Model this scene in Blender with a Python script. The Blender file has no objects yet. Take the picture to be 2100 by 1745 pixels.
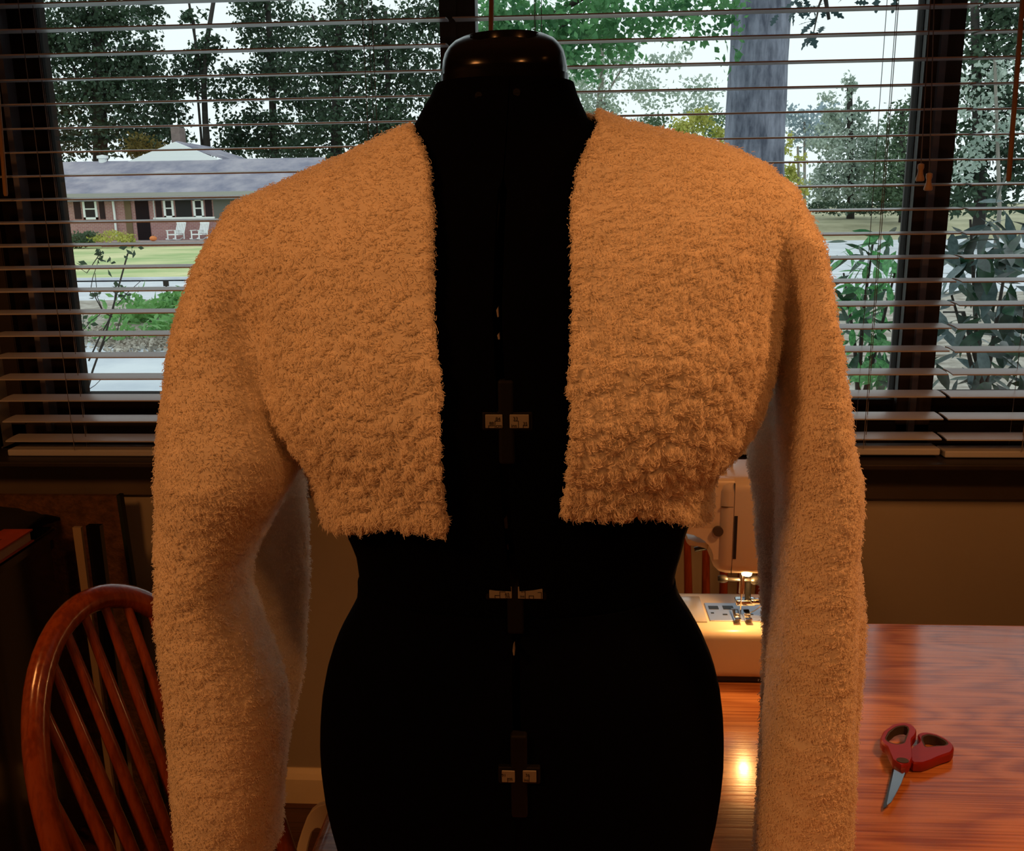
import bpy, math, random
import numpy as np
from mathutils import Vector, Matrix
import openvdb as vdb

random.seed(7)
RNG = np.random.default_rng(7)
SC = bpy.context.scene
COL = SC.collection

# ------------------------------------------------------------------ camera
FPX = 1900.0
YAW, PIT, ROLL = math.radians(3.7), math.radians(13.2), math.radians(0.82)
CAM = np.array([0.0, 0.0, 1.342])
CD = np.array([-math.sin(YAW) * math.cos(PIT), math.cos(YAW) * math.cos(PIT), -math.sin(PIT)])
_r0 = np.array([math.cos(YAW), math.sin(YAW), 0.0])
_u0 = np.cross(_r0, CD)
CR = _r0 * math.cos(ROLL) - _u0 * math.sin(ROLL)
CU = _u0 * math.cos(ROLL) + _r0 * math.sin(ROLL)
cam = bpy.data.cameras.new('camera')
cam.sensor_width = 36.0
cam.lens = FPX / 2100.0 * 36.0
cam.clip_start = 0.02
cam.clip_end = 600
camo = bpy.data.objects.new('camera', cam)
COL.objects.link(camo)
M = Matrix(((CR[0], CU[0], -CD[0], CAM[0]), (CR[1], CU[1], -CD[1], CAM[1]), (CR[2], CU[2], -CD[2], CAM[2]), (0, 0, 0, 1)))
camo.matrix_world = M
SC.camera = camo


def ray(x, y):
    return CD + CR * (x - 1050) / FPX - CU * (y - 872.5) / FPX


def onY(x, y, Y):
    v = ray(x, y)
    return CAM + v * (Y / v[1])


def onZ(x, y, Z):
    v = ray(x, y)
    return CAM + v * ((Z - CAM[2]) / v[2])


# ------------------------------------------------------------------ world, lamps, exposure
w = bpy.data.worlds.new('overcast_sky')
SC.world = w
w.use_nodes = True
bg = w.node_tree.nodes['Background']
bg.inputs[0].default_value = (0.89, 0.98, 1.0, 1)
bg.inputs[1].default_value = 1.17

SC.view_settings.view_transform = 'Standard'
SC.view_settings.look = 'None'
SC.view_settings.gamma = 1.0
SC.view_settings.use_curve_mapping = False
SC.view_settings.exposure = 0.0
SC.cycles.use_denoising = True
SC.cycles.max_bounces = 8
SC.cycles.transparent_max_bounces = 16
SC.cycles.sample_clamp_indirect = 4.0


def lamp(name, loc, watts, color, radius, cone=0.0, blend=0.3):
    l = bpy.data.lights.new(name, 'SPOT' if cone else 'POINT')
    if cone:                                  # cone throws the light down only, as an opaque shade would
        l.spot_size = math.radians(cone)
        l.spot_blend = blend
    l.energy = watts
    l.color = color
    l.shadow_soft_size = radius
    o = bpy.data.objects.new(name, l)
    o.location = loc
    COL.objects.link(o)
    return o


WARM = (1.0, 0.365, 0.098)
lamp('ceiling_lamp', (-1.08, -0.34, 2.18), 41, WARM, 0.17, 158, .3)
lamp('ceiling_lamp_second', (0.52, -0.36, 2.22), 11, WARM, 0.055, 158, .3)
lamp('table_fill_lamp', (0.82, 0.58, 1.98), 24, WARM, 0.06, 114, .35)  # unseen lamp added to brighten the table top

# ------------------------------------------------------------------ materials
MATS = {}


def mat(name, col, rough=0.6, var=0.0, scale=8.0, bump=0.0, bscale=None, spec=0.5, metal=0.0, coat=0.0, col2=None,
        stretch=None, emit=None, sheen=0.0, trans=0.0):
    if name in MATS:
        return MATS[name]
    m = bpy.data.materials.new(name)
    m.use_nodes = True
    nt = m.node_tree
    b = nt.nodes['Principled BSDF']
    b.inputs['Base Color'].default_value = (*col, 1)
    b.inputs['Roughness'].default_value = rough
    b.inputs['Specular IOR Level'].default_value = spec
    b.inputs['Metallic'].default_value = metal
    b.inputs['Coat Weight'].default_value = coat
    b.inputs['Coat Roughness'].default_value = 0.15
    if sheen:
        b.inputs['Sheen Weight'].default_value = sheen
    tc = nt.nodes.new('ShaderNodeTexCoord')
    mp = nt.nodes.new('ShaderNodeMapping')
    nt.links.new(tc.outputs['Object'], mp.inputs[0])
    if stretch:
        mp.inputs['Scale'].default_value = stretch
    if var or col2:
        n = nt.nodes.new('ShaderNodeTexNoise')
        n.inputs['Scale'].default_value = scale
        n.inputs['Detail'].default_value = 6
        n.inputs['Roughness'].default_value = 0.62
        nt.links.new(mp.outputs[0], n.inputs['Vector'])
        r = nt.nodes.new('ShaderNodeValToRGB')
        c2 = col2 if col2 else tuple(min(1, c * (1 + var)) for c in col)
        c1 = col if col2 else tuple(c * (1 - var) for c in col)
        r.color_ramp.elements[0].position = 0.36
        r.color_ramp.elements[1].position = 0.64
        r.color_ramp.elements[0].color = (*c1, 1)
        r.color_ramp.elements[1].color = (*c2, 1)
        nt.links.new(n.outputs[0], r.inputs[0])
        nt.links.new(r.outputs[0], b.inputs['Base Color'])
    if bump:
        n2 = nt.nodes.new('ShaderNodeTexNoise')
        n2.inputs['Scale'].default_value = bscale or scale * 3
        n2.inputs['Detail'].default_value = 4
        nt.links.new(mp.outputs[0], n2.inputs['Vector'])
        bp = nt.nodes.new('ShaderNodeBump')
        bp.inputs['Strength'].default_value = bump
        bp.inputs['Distance'].default_value = 0.01
        nt.links.new(n2.outputs[0], bp.inputs['Height'])
        nt.links.new(bp.outputs[0], b.inputs['Normal'])
    if emit:
        b.inputs['Emission Color'].default_value = (*emit[:3], 1)
        b.inputs['Emission Strength'].default_value = emit[3]
    if trans:
        out = nt.nodes['Material Output']
        tr = nt.nodes.new('ShaderNodeBsdfTranslucent')
        src = b.inputs['Base Color'].links
        if src:
            nt.links.new(src[0].from_socket, tr.inputs[0])
        else:
            tr.inputs[0].default_value = (*col, 1)
        mx = nt.nodes.new('ShaderNodeMixShader')
        mx.inputs[0].default_value = trans
        nt.links.new(b.outputs[0], mx.inputs[1])
        nt.links.new(tr.outputs[0], mx.inputs[2])
        nt.links.new(mx.outputs[0], out.inputs[0])
    MATS[name] = m
    return m


def wood_mat(name, dark, light, axis=0, rough=0.28, coat=0.3, fine=90.0, rings=9.0):
    """Oak-like grain running along an axis: long fine pores plus wide cathedral bands."""
    if name in MATS:
        return MATS[name]
    m = bpy.data.materials.new(name)
    m.use_nodes = True
    nt = m.node_tree
    b = nt.nodes['Principled BSDF']
    tc = nt.nodes.new('ShaderNodeTexCoord')

    def mapped(along, across):
        mp = nt.nodes.new('ShaderNodeMapping')
        s = [across] * 3
        s[axis] = along
        mp.inputs['Scale'].default_value = s
        nt.links.new(tc.outputs['Object'], mp.inputs[0])
        return mp.outputs[0]
    big = nt.nodes.new('ShaderNodeTexNoise')
    big.inputs['Scale'].default_value = 1.0
    big.inputs['Detail'].default_value = 2
    nt.links.new(mapped(1.6, 7.0), big.inputs['Vector'])
    mul = nt.nodes.new('ShaderNodeMath')
    mul.operation = 'MULTIPLY'
    mul.inputs[1].default_value = rings
    nt.links.new(big.outputs[0], mul.inputs[0])
    fr = nt.nodes.new('ShaderNodeMath')
    fr.operation = 'PINGPONG'
    fr.inputs[1].default_value = 0.5
    nt.links.new(mul.outputs[0], fr.inputs[0])
    pore = nt.nodes.new('ShaderNodeTexNoise')
    pore.inputs['Scale'].default_value = 1.0
    pore.inputs['Detail'].default_value = 2.5
    nt.links.new(mapped(5.0, fine * 2.2), pore.inputs['Vector'])
    ad = nt.nodes.new('ShaderNodeMath')
    ad.operation = 'MULTIPLY_ADD'
    ad.inputs[1].default_value = 0.55
    nt.links.new(fr.outputs[0], ad.inputs[0])
    nt.links.new(pore.outputs[0], ad.inputs[2])
    r = nt.nodes.new('ShaderNodeValToRGB')
    r.color_ramp.elements[0].position = 0.44
    r.color_ramp.elements[0].color = (*dark, 1)
    r.color_ramp.elements[1].position = 0.76
    r.color_ramp.elements[1].color = (*light, 1)
    nt.links.new(ad.outputs[0], r.inputs[0])
    nt.links.new(r.outputs[0], b.inputs['Base Color'])
    b.inputs['Roughness'].default_value = rough
    b.inputs['Coat Weight'].default_value = coat
    b.inputs['Coat Roughness'].default_value = 0.12
    bp = nt.nodes.new('ShaderNodeBump')
    bp.inputs['Strength'].default_value = 0.10
    bp.inputs['Distance'].default_value = 0.002
    nt.links.new(pore.outputs[0], bp.inputs['Height'])
    nt.links.new(bp.outputs[0], b.inputs['Normal'])
    MATS[name] = m
    return m


def brick_mat(name, c1, c2, mortar):
    m = bpy.data.materials.new(name)
    m.use_nodes = True
    nt = m.node_tree
    b = nt.nodes['Principled BSDF']
    tc = nt.nodes.new('ShaderNodeTexCoord')
    sp = nt.nodes.new('ShaderNodeSeparateXYZ')
    cb = nt.nodes.new('ShaderNodeCombineXYZ')
    nt.links.new(tc.outputs['Object'], sp.inputs[0])
    nt.links.new(sp.outputs[0], cb.inputs[0])
    nt.links.new(sp.outputs[2], cb.inputs[1])
    t = nt.nodes.new('ShaderNodeTexBrick')
    t.inputs['Color1'].default_value = (*c1, 1)
    t.inputs['Color2'].default_value = (*c2, 1)
    t.inputs['Mortar'].default_value = (*mortar, 1)
    t.inputs['Scale'].default_value = 1.0
    t.inputs['Brick Width'].default_value = 0.22
    t.inputs['Row Height'].default_value = 0.08
    t.inputs['Mortar Size'].default_value = 0.008
    nt.links.new(cb.outputs[0], t.inputs['Vector'])
    nt.links.new(t.outputs[0], b.inputs['Base Color'])
    b.inputs['Roughness'].default_value = 0.9
    return m


def glass_mat():
    m = bpy.data.materials.new('window_glass')
    m.use_nodes = True
    nt = m.node_tree
    for n in list(nt.nodes):
        if n.type != 'OUTPUT_MATERIAL':
            nt.nodes.remove(n)
    out = nt.nodes['Material Output']
    tr = nt.nodes.new('ShaderNodeBsdfTransparent')
    tr.inputs[0].default_value = (0.96, 0.985, 0.98, 1)
    gl = nt.nodes.new('ShaderNodeBsdfGlossy')
    gl.inputs['Roughness'].default_value = 0.02
    fz = nt.nodes.new('ShaderNodeFresnel')
    fz.inputs[0].default_value = 1.45
    mx = nt.nodes.new('ShaderNodeMixShader')
    nt.links.new(fz.outputs[0], mx.inputs[0])
    nt.links.new(tr.outputs[0], mx.inputs[1])
    nt.links.new(gl.outputs[0], mx.inputs[2])
    nt.links.new(mx.outputs[0], out.inputs[0])
    MATS['glass'] = m
    return m


# ------------------------------------------------------------------ mesh helpers
class MB:
    def __init__(self):
        self.v = []
        self.f = []

    def add(self, vs, fs):
        o = len(self.v)
        self.v += [tuple(p) for p in vs]
        self.f += [tuple(i + o for i in q) for q in fs]
        return self

    def box(self, x0, x1, y0, y1, z0, z1, bev=0.0, rot=None, org=None):
        if bev <= 0:
            vs = [(x, y, z) for z in (z0, z1) for y in (y0, y1) for x in (x0, x1)]
            fs = [(0, 2, 3, 1), (4, 5, 7, 6), (0, 1, 5, 4), (2, 6, 7, 3), (0, 4, 6, 2), (1, 3, 7, 5)]
        else:
            import bmesh
            bm = bmesh.new()
            bmesh.ops.create_cube(bm, size=1.0)
            for v in bm.verts:
                v.co = Vector(((x0 + x1) / 2 + v.co.x * (x1 - x0), (y0 + y1) / 2 + v.co.y * (y1 - y0), (z0 + z1) / 2 + v.co.z * (z1 - z0)))
            bmesh.ops.bevel(bm, geom=bm.edges[:], offset=bev, segments=3, affect='EDGES', profile=0.5)
            bm.verts.index_update()
            vs = [tuple(v.co) for v in bm.verts]
            fs = [tuple(v.index for v in f.verts) for f in bm.faces]
            bm.free()
        if rot is not None:
            R = np.array(rot)
            O = np.array(org if org is not None else (0, 0, 0))
            vs = [tuple(R @ (np.array(p) - O) + O) for p in vs]
        return self.add(vs, fs)

    def tube(self, pts, rad, n=10, cap=True, flat=1.0):
        P = [np.array(p, float) for p in pts]
        k = len(P)
        if not hasattr(rad, '__len__'):
            rad = [rad] * k
        vs, fs = [], []
        ref = None
        for i in range(k):
            t = P[min(i + 1, k - 1)] - P[max(i - 1, 0)]
            t = t / (np.linalg.norm(t) + 1e-12)
            if ref is None:
                a = np.array([0, 0, 1.0]) if abs(t[2]) < 0.9 else np.array([1.0, 0, 0])
                ref = np.cross(t, a)
            ref = ref - t * (ref @ t)
            ref /= np.linalg.norm(ref) + 1e-12
            b = np.cross(t, ref)
            for j in range(n):
                a = 2 * math.pi * j / n
                vs.append(P[i] + rad[i] * (math.cos(a) * ref + flat * math.sin(a) * b))
        for i in range(k - 1):
            for j in range(n):
                fs.append((i * n + j, i * n + (j + 1) % n, (i + 1) * n + (j + 1) % n, (i + 1) * n + j))
        if cap:
            fs.append(tuple(range(n))[::-1])
            fs.append(tuple((k - 1) * n + j for j in range(n)))
        return self.add(vs, fs)

    def lathe(self, prof, cx=0, cy=0, n=24, sx=1.0, sy=1.0):
        vs, fs = [], []
        k = len(prof)
        for r, z in prof:
            for j in range(n):
                a = 2 * math.pi * j / n
                vs.append((cx + r * sx * math.cos(a), cy + r * sy * math.sin(a), z))
        for i in range(k - 1):
            for j in range(n):
                fs.append((i * n + j, i * n + (j + 1) % n, (i + 1) * n + (j + 1) % n, (i + 1) * n + j))
        fs.append(tuple(range(n))[::-1])
        fs.append(tuple((k - 1) * n + j for j in range(n)))
        return self.add(vs, fs)

    def prism(self, poly, axis, a0, a1):
        """poly: 2D outline in the plane normal to axis, extruded from a0 to a1."""
        n = len(poly)

        def p3(p, a):
            if axis == 2:
                return (p[0], p[1], a)
            if axis == 1:
                return (p[0], a, p[1])
            return (a, p[0], p[1])
        vs = [p3(p, a0) for p in poly] + [p3(p, a1) for p in poly]
        fs = [tuple(range(n))[::-1], tuple(range(n, 2 * n))]
        fs += [(i, (i + 1) % n, n + (i + 1) % n, n + i) for i in range(n)]
        return self.add(vs, fs)

    def build(self, name, material, parent=None, smooth=False, loc=None, rotz=None, bevel=0.0):
        me = bpy.data.meshes.new(name)
        me.from_pydata(self.v, [], self.f)
        me.update()
        import bmesh
        bm = bmesh.new()
        bm.from_mesh(me)
        bmesh.ops.recalc_face_normals(bm, faces=bm.faces[:])
        if bevel:
            bmesh.ops.bevel(bm, geom=[e for e in bm.edges if len(e.link_faces) == 2 and e.calc_face_angle(0) > 0.6], offset=bevel, segments=2, affect='EDGES')
        bm.to_mesh(me)
        bm.free()
        return link(name, me, material, parent, smooth, loc, rotz)


def link(name, me, material, parent=None, smooth=False, loc=None, rotz=None):
    if material is not None and len(me.materials) == 0:
        me.materials.append(material)
    if smooth:
        me.polygons.foreach_set('use_smooth', np.ones(len(me.polygons), bool))
        if smooth == 'angle':
            try:
                me.set_sharp_from_angle(angle=math.radians(38))
            except Exception:
                pass
    o = bpy.data.objects.new(name, me)
    COL.objects.link(o)
    if loc is not None:
        o.location = loc
    if rotz is not None:
        o.rotation_euler = (0, 0, rotz)
    if parent is not None:
        o.parent = parent
    return o


def npmesh(name, verts, faces, material, parent=None, smooth=False):
    """Fast mesh from numpy arrays (faces all of one size)."""
    me = bpy.data.meshes.new(name)
    nv, nf, k = len(verts), len(faces), faces.shape[1]
    me.vertices.add(nv)
    me.vertices.foreach_set('co', np.ascontiguousarray(verts, dtype=np.float32).ravel())
    me.loops.add(nf * k)
    me.loops.foreach_set('vertex_index', np.ascontiguousarray(faces, dtype=np.int32).ravel())
    me.polygons.add(nf)
    me.polygons.foreach_set('loop_start', np.arange(0, nf * k, k, dtype=np.int32))
    me.update(calc_edges=True)
    return link(name, me, material, parent, smooth)


def tag(o, label=None, cat=None, group=None, kind=None):
    if label:
        o['label'] = label
    if cat:
        o['category'] = cat
    if group:
        o['group'] = group
    if kind:
        o['kind'] = kind
    return o


def thing(name, label, cat, loc=(0, 0, 0), rotz=0.0, group=None, kind=None):
    o = bpy.data.objects.new(name, None)
    COL.objects.link(o)
    o.location = loc
    o.rotation_euler = (0, 0, rotz)
    o.empty_display_size = 0.05
    return tag(o, label, cat, group, kind)


def copy_tree(o, parent=None):
    c = o.copy()
    COL.objects.link(c)
    c.parent = parent
    for ch in list(o.children):
        copy_tree(ch, c)
    return c


# ------------------------------------------------------------------ shared materials
glass = glass_mat()
M_wall = mat('wall_paint', (0.34, 0.30, 0.23), 0.85, var=0.05, scale=3, bump=0.05, bscale=60)
M_ceil = mat('ceiling_paint', (0.5, 0.48, 0.42), 0.9, var=0.03, scale=3)
M_trimdark = mat('dark_stained_trim', (0.020, 0.015, 0.013), 0.5, var=0.25, scale=12, stretch=(1, 1, 0.1))
M_apron = mat('shade_brown_apron', (0.11, 0.085, 0.060), 0.6, var=0.1, scale=8)  # brown stands in for the shade below the sill
M_sash = mat('dark_bronze_sash', (0.010, 0.007, 0.005), 0.7, var=0.2, scale=10, spec=.08)
M_stop = mat('grey_stop_strip', (0.13, 0.13, 0.15), 0.5, var=0.15, scale=10)  # bluish grey, lighter than the dark trim
M_base = mat('cream_baseboard', (0.80, 0.70, 0.48), 0.5, var=0.05, scale=5)
M_floor = wood_mat('reddish_floor', (0.05, 0.014, 0.006), (0.11, 0.032, 0.014), axis=0, rough=0.4)
M_slat = mat('ivory_slat', (0.44, 0.45, 0.48), 0.36, var=0.04, scale=4)
M_cord = mat('blind_cord', (0.16, 0.15, 0.15), 0.8, var=0.1, scale=40)
M_wand = mat('honey_wood_wand', (0.42, 0.24, 0.10), 0.4, var=0.2, scale=30, stretch=(1, 1, 0.1))
M_tassel = mat('tassel_wood', (0.62, 0.45, 0.27), 0.45, var=0.1, scale=20)

# ------------------------------------------------------------------ room shell
W = 1.88          # inner face of the window wall
WT = 0.15
XL, XR, YB = -2.3, 2.6, -2.6
ZC = 2.5
OX0, OX1, OZ0, OZ1 = -1.235, 1.75, 0.849, 2.2     # opening in the window wall
wb = MB()
wb.box(XL - .15, XR + .15, W, W + WT, 0, OZ0)
wb.box(XL - .15, XR + .15, W, W + WT, OZ1, ZC)
wb.box(XL - .15, OX0, W, W + WT, OZ0, OZ1)
wb.box(OX1, XR + .15, W, W + WT, OZ0, OZ1)
tag(wb.build('wall_back', M_wall), kind='structure')
tag(MB().box(XL - .15, XL, YB, W, 0, ZC).build('wall_left', M_wall), kind='structure')
tag(MB().box(XR, XR + .15, YB, W, 0, ZC).build('wall_right', M_wall), kind='structure')
tag(MB().box(XL - .15, XR + .15, YB - .15, YB, 0, ZC).build('wall_front', M_wall), kind='structure')
tag(MB().box(XL - .15, XR + .15, YB - .15, W + WT, ZC, ZC + .12).build('ceiling', M_ceil), kind='structure')
# floor boards
fl = thing('floor', None, None, kind='structure')
fl_base = MB().box(XL - .15, XR + .15, YB - .15, W + WT, -0.12, -0.004).build('subfloor', M_trimdark, fl)
bw = 0.083
k = 0
y = 0.60
while y < W - 0.001:
    xs = [XL, XL + 0.7 + 0.9 * ((k * 37) % 10) / 10.0]
    while xs[-1] < XR:
        xs.append(min(XR, xs[-1] + 1.5 + 0.5 * ((k * 13) % 7) / 7))
    for a, b in zip(xs[:-1], xs[1:]):
        if b - a > 0.02:
            MB().box(a + .0006, b - .0006, y + .0006, min(y + bw, W) - .0006, -0.004, 0).build('floorboard', M_floor, fl)
    y += bw
    k += 1
MB().box(XL, XR, YB, 0.60, -0.004, 0).build('floor_field', M_floor, fl)
# baseboard
bp_ = [(W, 0), (W - .016, 0), (W - .016, .062), (W - .010, .074), (W - .004, .084), (W, .084)]
tag(MB().prism([(p[0], p[1]) for p in bp_], 0, XL, XR).build('baseboard_back', M_base), kind='structure')
# sill board; apron made tall and dark to paint the shade under it
tag(MB().box(OX0 - .03, OX1 + .03, W - .112, W + .05, .837, .849, bev=.003).build('trim_1', M_trimdark), kind='structure')
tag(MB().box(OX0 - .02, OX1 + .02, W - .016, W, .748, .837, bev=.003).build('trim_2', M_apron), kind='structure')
# casing at the left of the opening
tag(MB().box(OX0 - .085, OX0, W - .02, W + .01, .849, OZ1 + .08, bev=.003).build('trim_3', M_trimdark), kind='structure')
tag(MB().box(OX0 - .085, OX1 + .085, W - .02, W + .01, OZ1, OZ1 + .09, bev=.003).build('trim_4', M_trimdark), kind='structure')

# ------------------------------------------------------------------ windows: three lights with dark frames
GY = 1.955      # glass plane
FY0, FY1 = 1.944, 1.99


def gx(px, py):
    return onY(px, py, GY)[0]


gl_l0 = gx(125, 400)
gl_l1 = gx(905, 30)
gl_m0 = gx(977, 30)
gl_m1 = gx(1862, 400)
gl_r0 = gx(1938, 400)
GZ0, GZ1 = onY(160, 806, GY)[2], 2.12


def window(name, fx0, fx1, px0, px1, bottom):
    t = thing(name, None, None, kind='structure')
    f = MB()
    f.box(fx0, fx1, FY0 - .02, FY1, OZ0, OZ0 + .045)
    f.box(fx0, fx1, FY0 - .02, FY1, OZ1 - .03, OZ1)
    f.box(fx0, fx0 + .035, FY0 - .02, FY1, OZ0, OZ1)
    f.box(fx1 - .035, fx1, FY0 - .02, FY1, OZ0, OZ1)
    f.build('frame', M_trimdark, t, bevel=.002)
    s = MB()
    s.box(fx0 + .03, px0, FY0, FY1 - .01, OZ0 + .04, OZ1 - .02)
    s.box(px1, fx1 - .03, FY0, FY1 - .01, OZ0 + .04, OZ1 - .02)
    s.box(px0, px1, FY0, FY1 - .01, OZ0 + .04, bottom)
    s.box(px0, px1, FY0, FY1 - .01, 2.12, OZ1 - .02)
    s.build('sash', M_sash, t, bevel=.002)
    g = MB()
    if name == 'window_1':
        g.box(px0 - .074, px0 - .062, FY0 - .032, FY0 + .002, OZ0 + .03, OZ1 - .03)
    else:
        g.box(px1 + .024, px1 + .036, FY0 - .032, FY0 + .002, OZ0 + .03, OZ1 - .03)
    g.build('stop_strip', M_stop, t)
    p = MB()
    p.box(px0 - .005, px1 + .005, GY - .002, GY + .002, bottom - .005, 2.125)
    p.build('pane', glass, t)
    return t


mid1 = (gl_l1 + gl_m0) / 2
mid2 = (gl_m1 + gl_r0) / 2
window('window_1', OX0, mid1, gl_l0, gl_l1, GZ0)
window('window_2', mid1, mid2, gl_m0, gl_m1, GZ0 - .015)
window('window_3', mid2, OX1, gl_r0, OX1 - .08, GZ0)

# ------------------------------------------------------------------ blinds
YBL = 1.835
SW = 0.050


def slat_mesh(length, crown=0.0012, th=0.0024):
    n = 7
    vs, fs = [], []
    for x in (0, length):
        for k in range(n):
            u = k / (n - 1) - .5
            vs.append((x, u * SW, crown * (1 - 4 * u * u) + th / 2))
        for k in range(n - 1, -1, -1):
            u = k / (n - 1) - .5
            vs.append((x, u * SW, crown * (1 - 4 * u * u) - th / 2))
    m = 2 * n
    for k in range(m):
        fs.append((k, (k + 1) % m, m + (k + 1) % m, m + k))
    fs.append(tuple(range(m)))
    fs.append(tuple(range(m, 2 * m)))
    me = bpy.data.meshes.new('slat')
    me.from_pydata(vs, [], fs)
    me.update()
    return me


def blind(label, x0, x1, zb, sp, ladders, drop=0.0):
    t = thing('venetian_blind', label, 'blind', (x0, YBL, 0.0), group='window blinds')
    L = x1 - x0
    me = slat_mesh(L)
    z = zb
    i = 0
    top = 2.13
    while z < top:
        o = link('slat', me, M_slat, t)
        o.location = (RNG.normal() * .0008, 0, z)
        o.rotation_euler = (math.radians(3.6 + RNG.normal() * .35), math.radians(RNG.normal() * .03), 0)
        z += sp * (0.93 if i == 0 else 1.0)
        i += 1
    MB().box(0, L, -.024, .024, zb - .034 - drop, zb - .020 - drop, bev=.003).build('bottom_rail', M_slat, t)
    MB().box(0, L, -.03, .03, 2.135, 2.185, bev=.003).build('head_rail', M_slat, t)
    for lx in ladders:
        for dy in (-.0275, .0275):
            MB().tube([(lx, dy, zb - .02 - drop), (lx, dy, 2.14)], .0007, n=5).build('ladder_cord', M_cord, t)
        MB().tube([(lx + .012, 0, zb - .02 - drop), (lx + .012, 0, 2.14)], .0008, n=5).build('lift_cord', M_cord, t)
    return t


zA0 = onY(300, 904, YBL - .025)[2]
zA7 = onY(300, 595, YBL - .025)[2]
spA = (zA7 - zA0) / 6.93
bx0 = onY(27, 910, YBL)[0]
bx1 = onY(917, 38, YBL)[0]
cx0 = onY(931, 38, YBL)[0]
cx1 = onY(1921, 900, YBL)[0]
dx0 = onY(1931, 900, YBL)[0]
blind_l = blind('ivory slatted blind over the window that shows the brick house', bx0, bx1, zA0, spA,
                [onY(140, 700, YBL)[0] - bx0, onY(754, 120, YBL)[0] - bx0])
zB0 = onY(1850, 900, YBL - .025)[2]
zB7 = onY(1850, 577, YBL - .025)[2]
spB = (zB7 - zB0) / 6.93
blind_m = blind('ivory slatted blind over the middle window in front of the thick tree trunk', cx0, cx1, zB0, spB,
                [onY(1097, 30, YBL)[0] - cx0, onY(1785, 600, YBL)[0] - cx0])
blind_r = blind('ivory slatted blind over the narrow window showing dark shrub leaves, cut off by picture edge', dx0, dx0 + .96, zB0 - .001, spB,
                [onY(2090, 850, YBL)[0] - dx0], drop=.004)


def wand(t, px_top, px_bot, r):
    a = onY(px_bot[0], px_bot[1], YBL - .045)
    b = onY(px_top[0], px_top[1], YBL - .04)
    dirv = (b - a) / np.linalg.norm(b - a)
    L = (2.15 - a[2]) / dirv[2]
    base = np.array(t.location)
    MB().tube([a - base, a - base + dirv * .004, a - base + dirv * L], [r * .7, r, r], n=8).build('tilt_wand', M_wand, t, smooth='angle')


wand(blind_l, (-4, 200), (12, 402), .0042)
wand(blind_m, (1008, 0), (1004, 200), .0046)
wand(blind_r, (2094, 40), (2068, 372), .0045)
for (tx, ty, px0_, py0_) in ((1886, 372, 1908, 0), (1903, 391, 1915, 0)):
    a = onY(tx, ty, YBL - .05) - np.array(blind_m.location)
    b = onY(px0_, py0_, YBL - .045) - np.array(blind_m.location)
    d_ = (b - a) / (b[2] - a[2])
    top_ = a + d_ * (2.14 - a[2])
    c = MB().tube([a + np.array([0, 0, .025]), top_], .0010, n=5).build('pull_cord', M_cord, blind_m)
    tz = a[2]
    MB().lathe([(.0015, tz + .032), (.0055, tz + .030), (.0058, tz + .024), (.0042, tz + .019), (.0050, tz + .013), (.0075, tz + .006), (.0078, tz + .002), (.0060, tz)],
               a[0], a[1], n=14).build('tassel', M_tassel, c, smooth='angle')

# ------------------------------------------------------------------ dress form
YF = 0.74
gap = 0.034      # half-gap angle
PI = math.pi
M_fab = mat('black_form_fabric', (0.0009, 0.0011, 0.0026), 0.95, var=0.15, scale=200, spec=0.03)
M_void = mat('black_inner_plastic', (0.002, 0.002, 0.002), 0.7, spec=0.2)
M_cap = mat('black_gloss_plastic', (0.002, 0.0018, 0.0016), 0.18, spec=0.28)
M_label = mat('paper_label', (0.20, 0.185, 0.16), 0.5, var=0.06, scale=60)
M_ink = mat('label_ink', (0.01, 0.009, 0.008), 0.7)
M_tab = mat('white_plastic_tab', (0.22, 0.20, 0.19), 0.35)
M_screw = mat('dark_screw', (0.03, 0.03, 0.03), 0.3, metal=0.8)


def curve(tab, Y):
    """pixel pairs (x, y) on the plane Y -> arrays (z ascending, x)"""
    P = np.array([onY(a, b, Y) for a, b in tab])
    o = np.argsort(P[:, 2])
    return P[o, 2], P[o, 0]


def zpx(y, Y=None, x=1045):
    return onY(x, y, YF if Y is None else Y)[2]


# jacket body outline in the photograph (pixels), left and right
TL = [(857, 236), (853, 255), (822, 262), (808, 269), (760, 292), (700, 320), (640, 345), (590, 370), (543, 390), (512, 408), (490, 426), (482, 445), (482, 480), (488, 520),
      (500, 560), (530, 650), (552, 740), (572, 830), (600, 880), (636, 920), (648, 955), (656, 985), (672, 1030), (681, 1050), (698, 1070), (706, 1100)]
TR = [(1195, 216), (1215, 226), (1250, 234), (1270, 243), (1330, 261), (1400, 275), (1470, 290), (1530, 315), (1580, 345), (1610, 370), (1626, 392), (1634, 430), (1630, 480), (1618, 540),
      (1604, 600), (1592, 700), (1574, 780), (1545, 860), (1510, 905), (1472, 940), (1458, 980), (1459, 1010), (1454, 1035), (1443, 1058), (1436, 1090)]
TLz, TLx = curve(TL, YF)
TRz, TRx = curve(TR, YF)
BFt = [(215, .068), (250, .072), (300, .083), (350, .094), (400, .105), (450, .116), (520, .126), (600, .133), (700, .140), (800, .141), (880, .136), (950, .128), (1020, .121), (1110, .114)]
BBt = [(215, .068), (250, .070), (300, .078), (350, .088), (450, .100), (600, .105), (800, .100), (950, .092), (1110, .085)]
_bz = np.array([zpx(a) for a, b in BFt])[::-1]
_bf = np.array([b for a, b in BFt])[::-1]
_cz = np.array([zpx(a) for a, b in BBt])[::-1]
_bb = np.array([b for a, b in BBt])[::-1]


def jbf(z):
    return np.interp(z, _bz, _bf)


def jbb(z):
    return np.interp(z, _cz, _bb)


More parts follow.
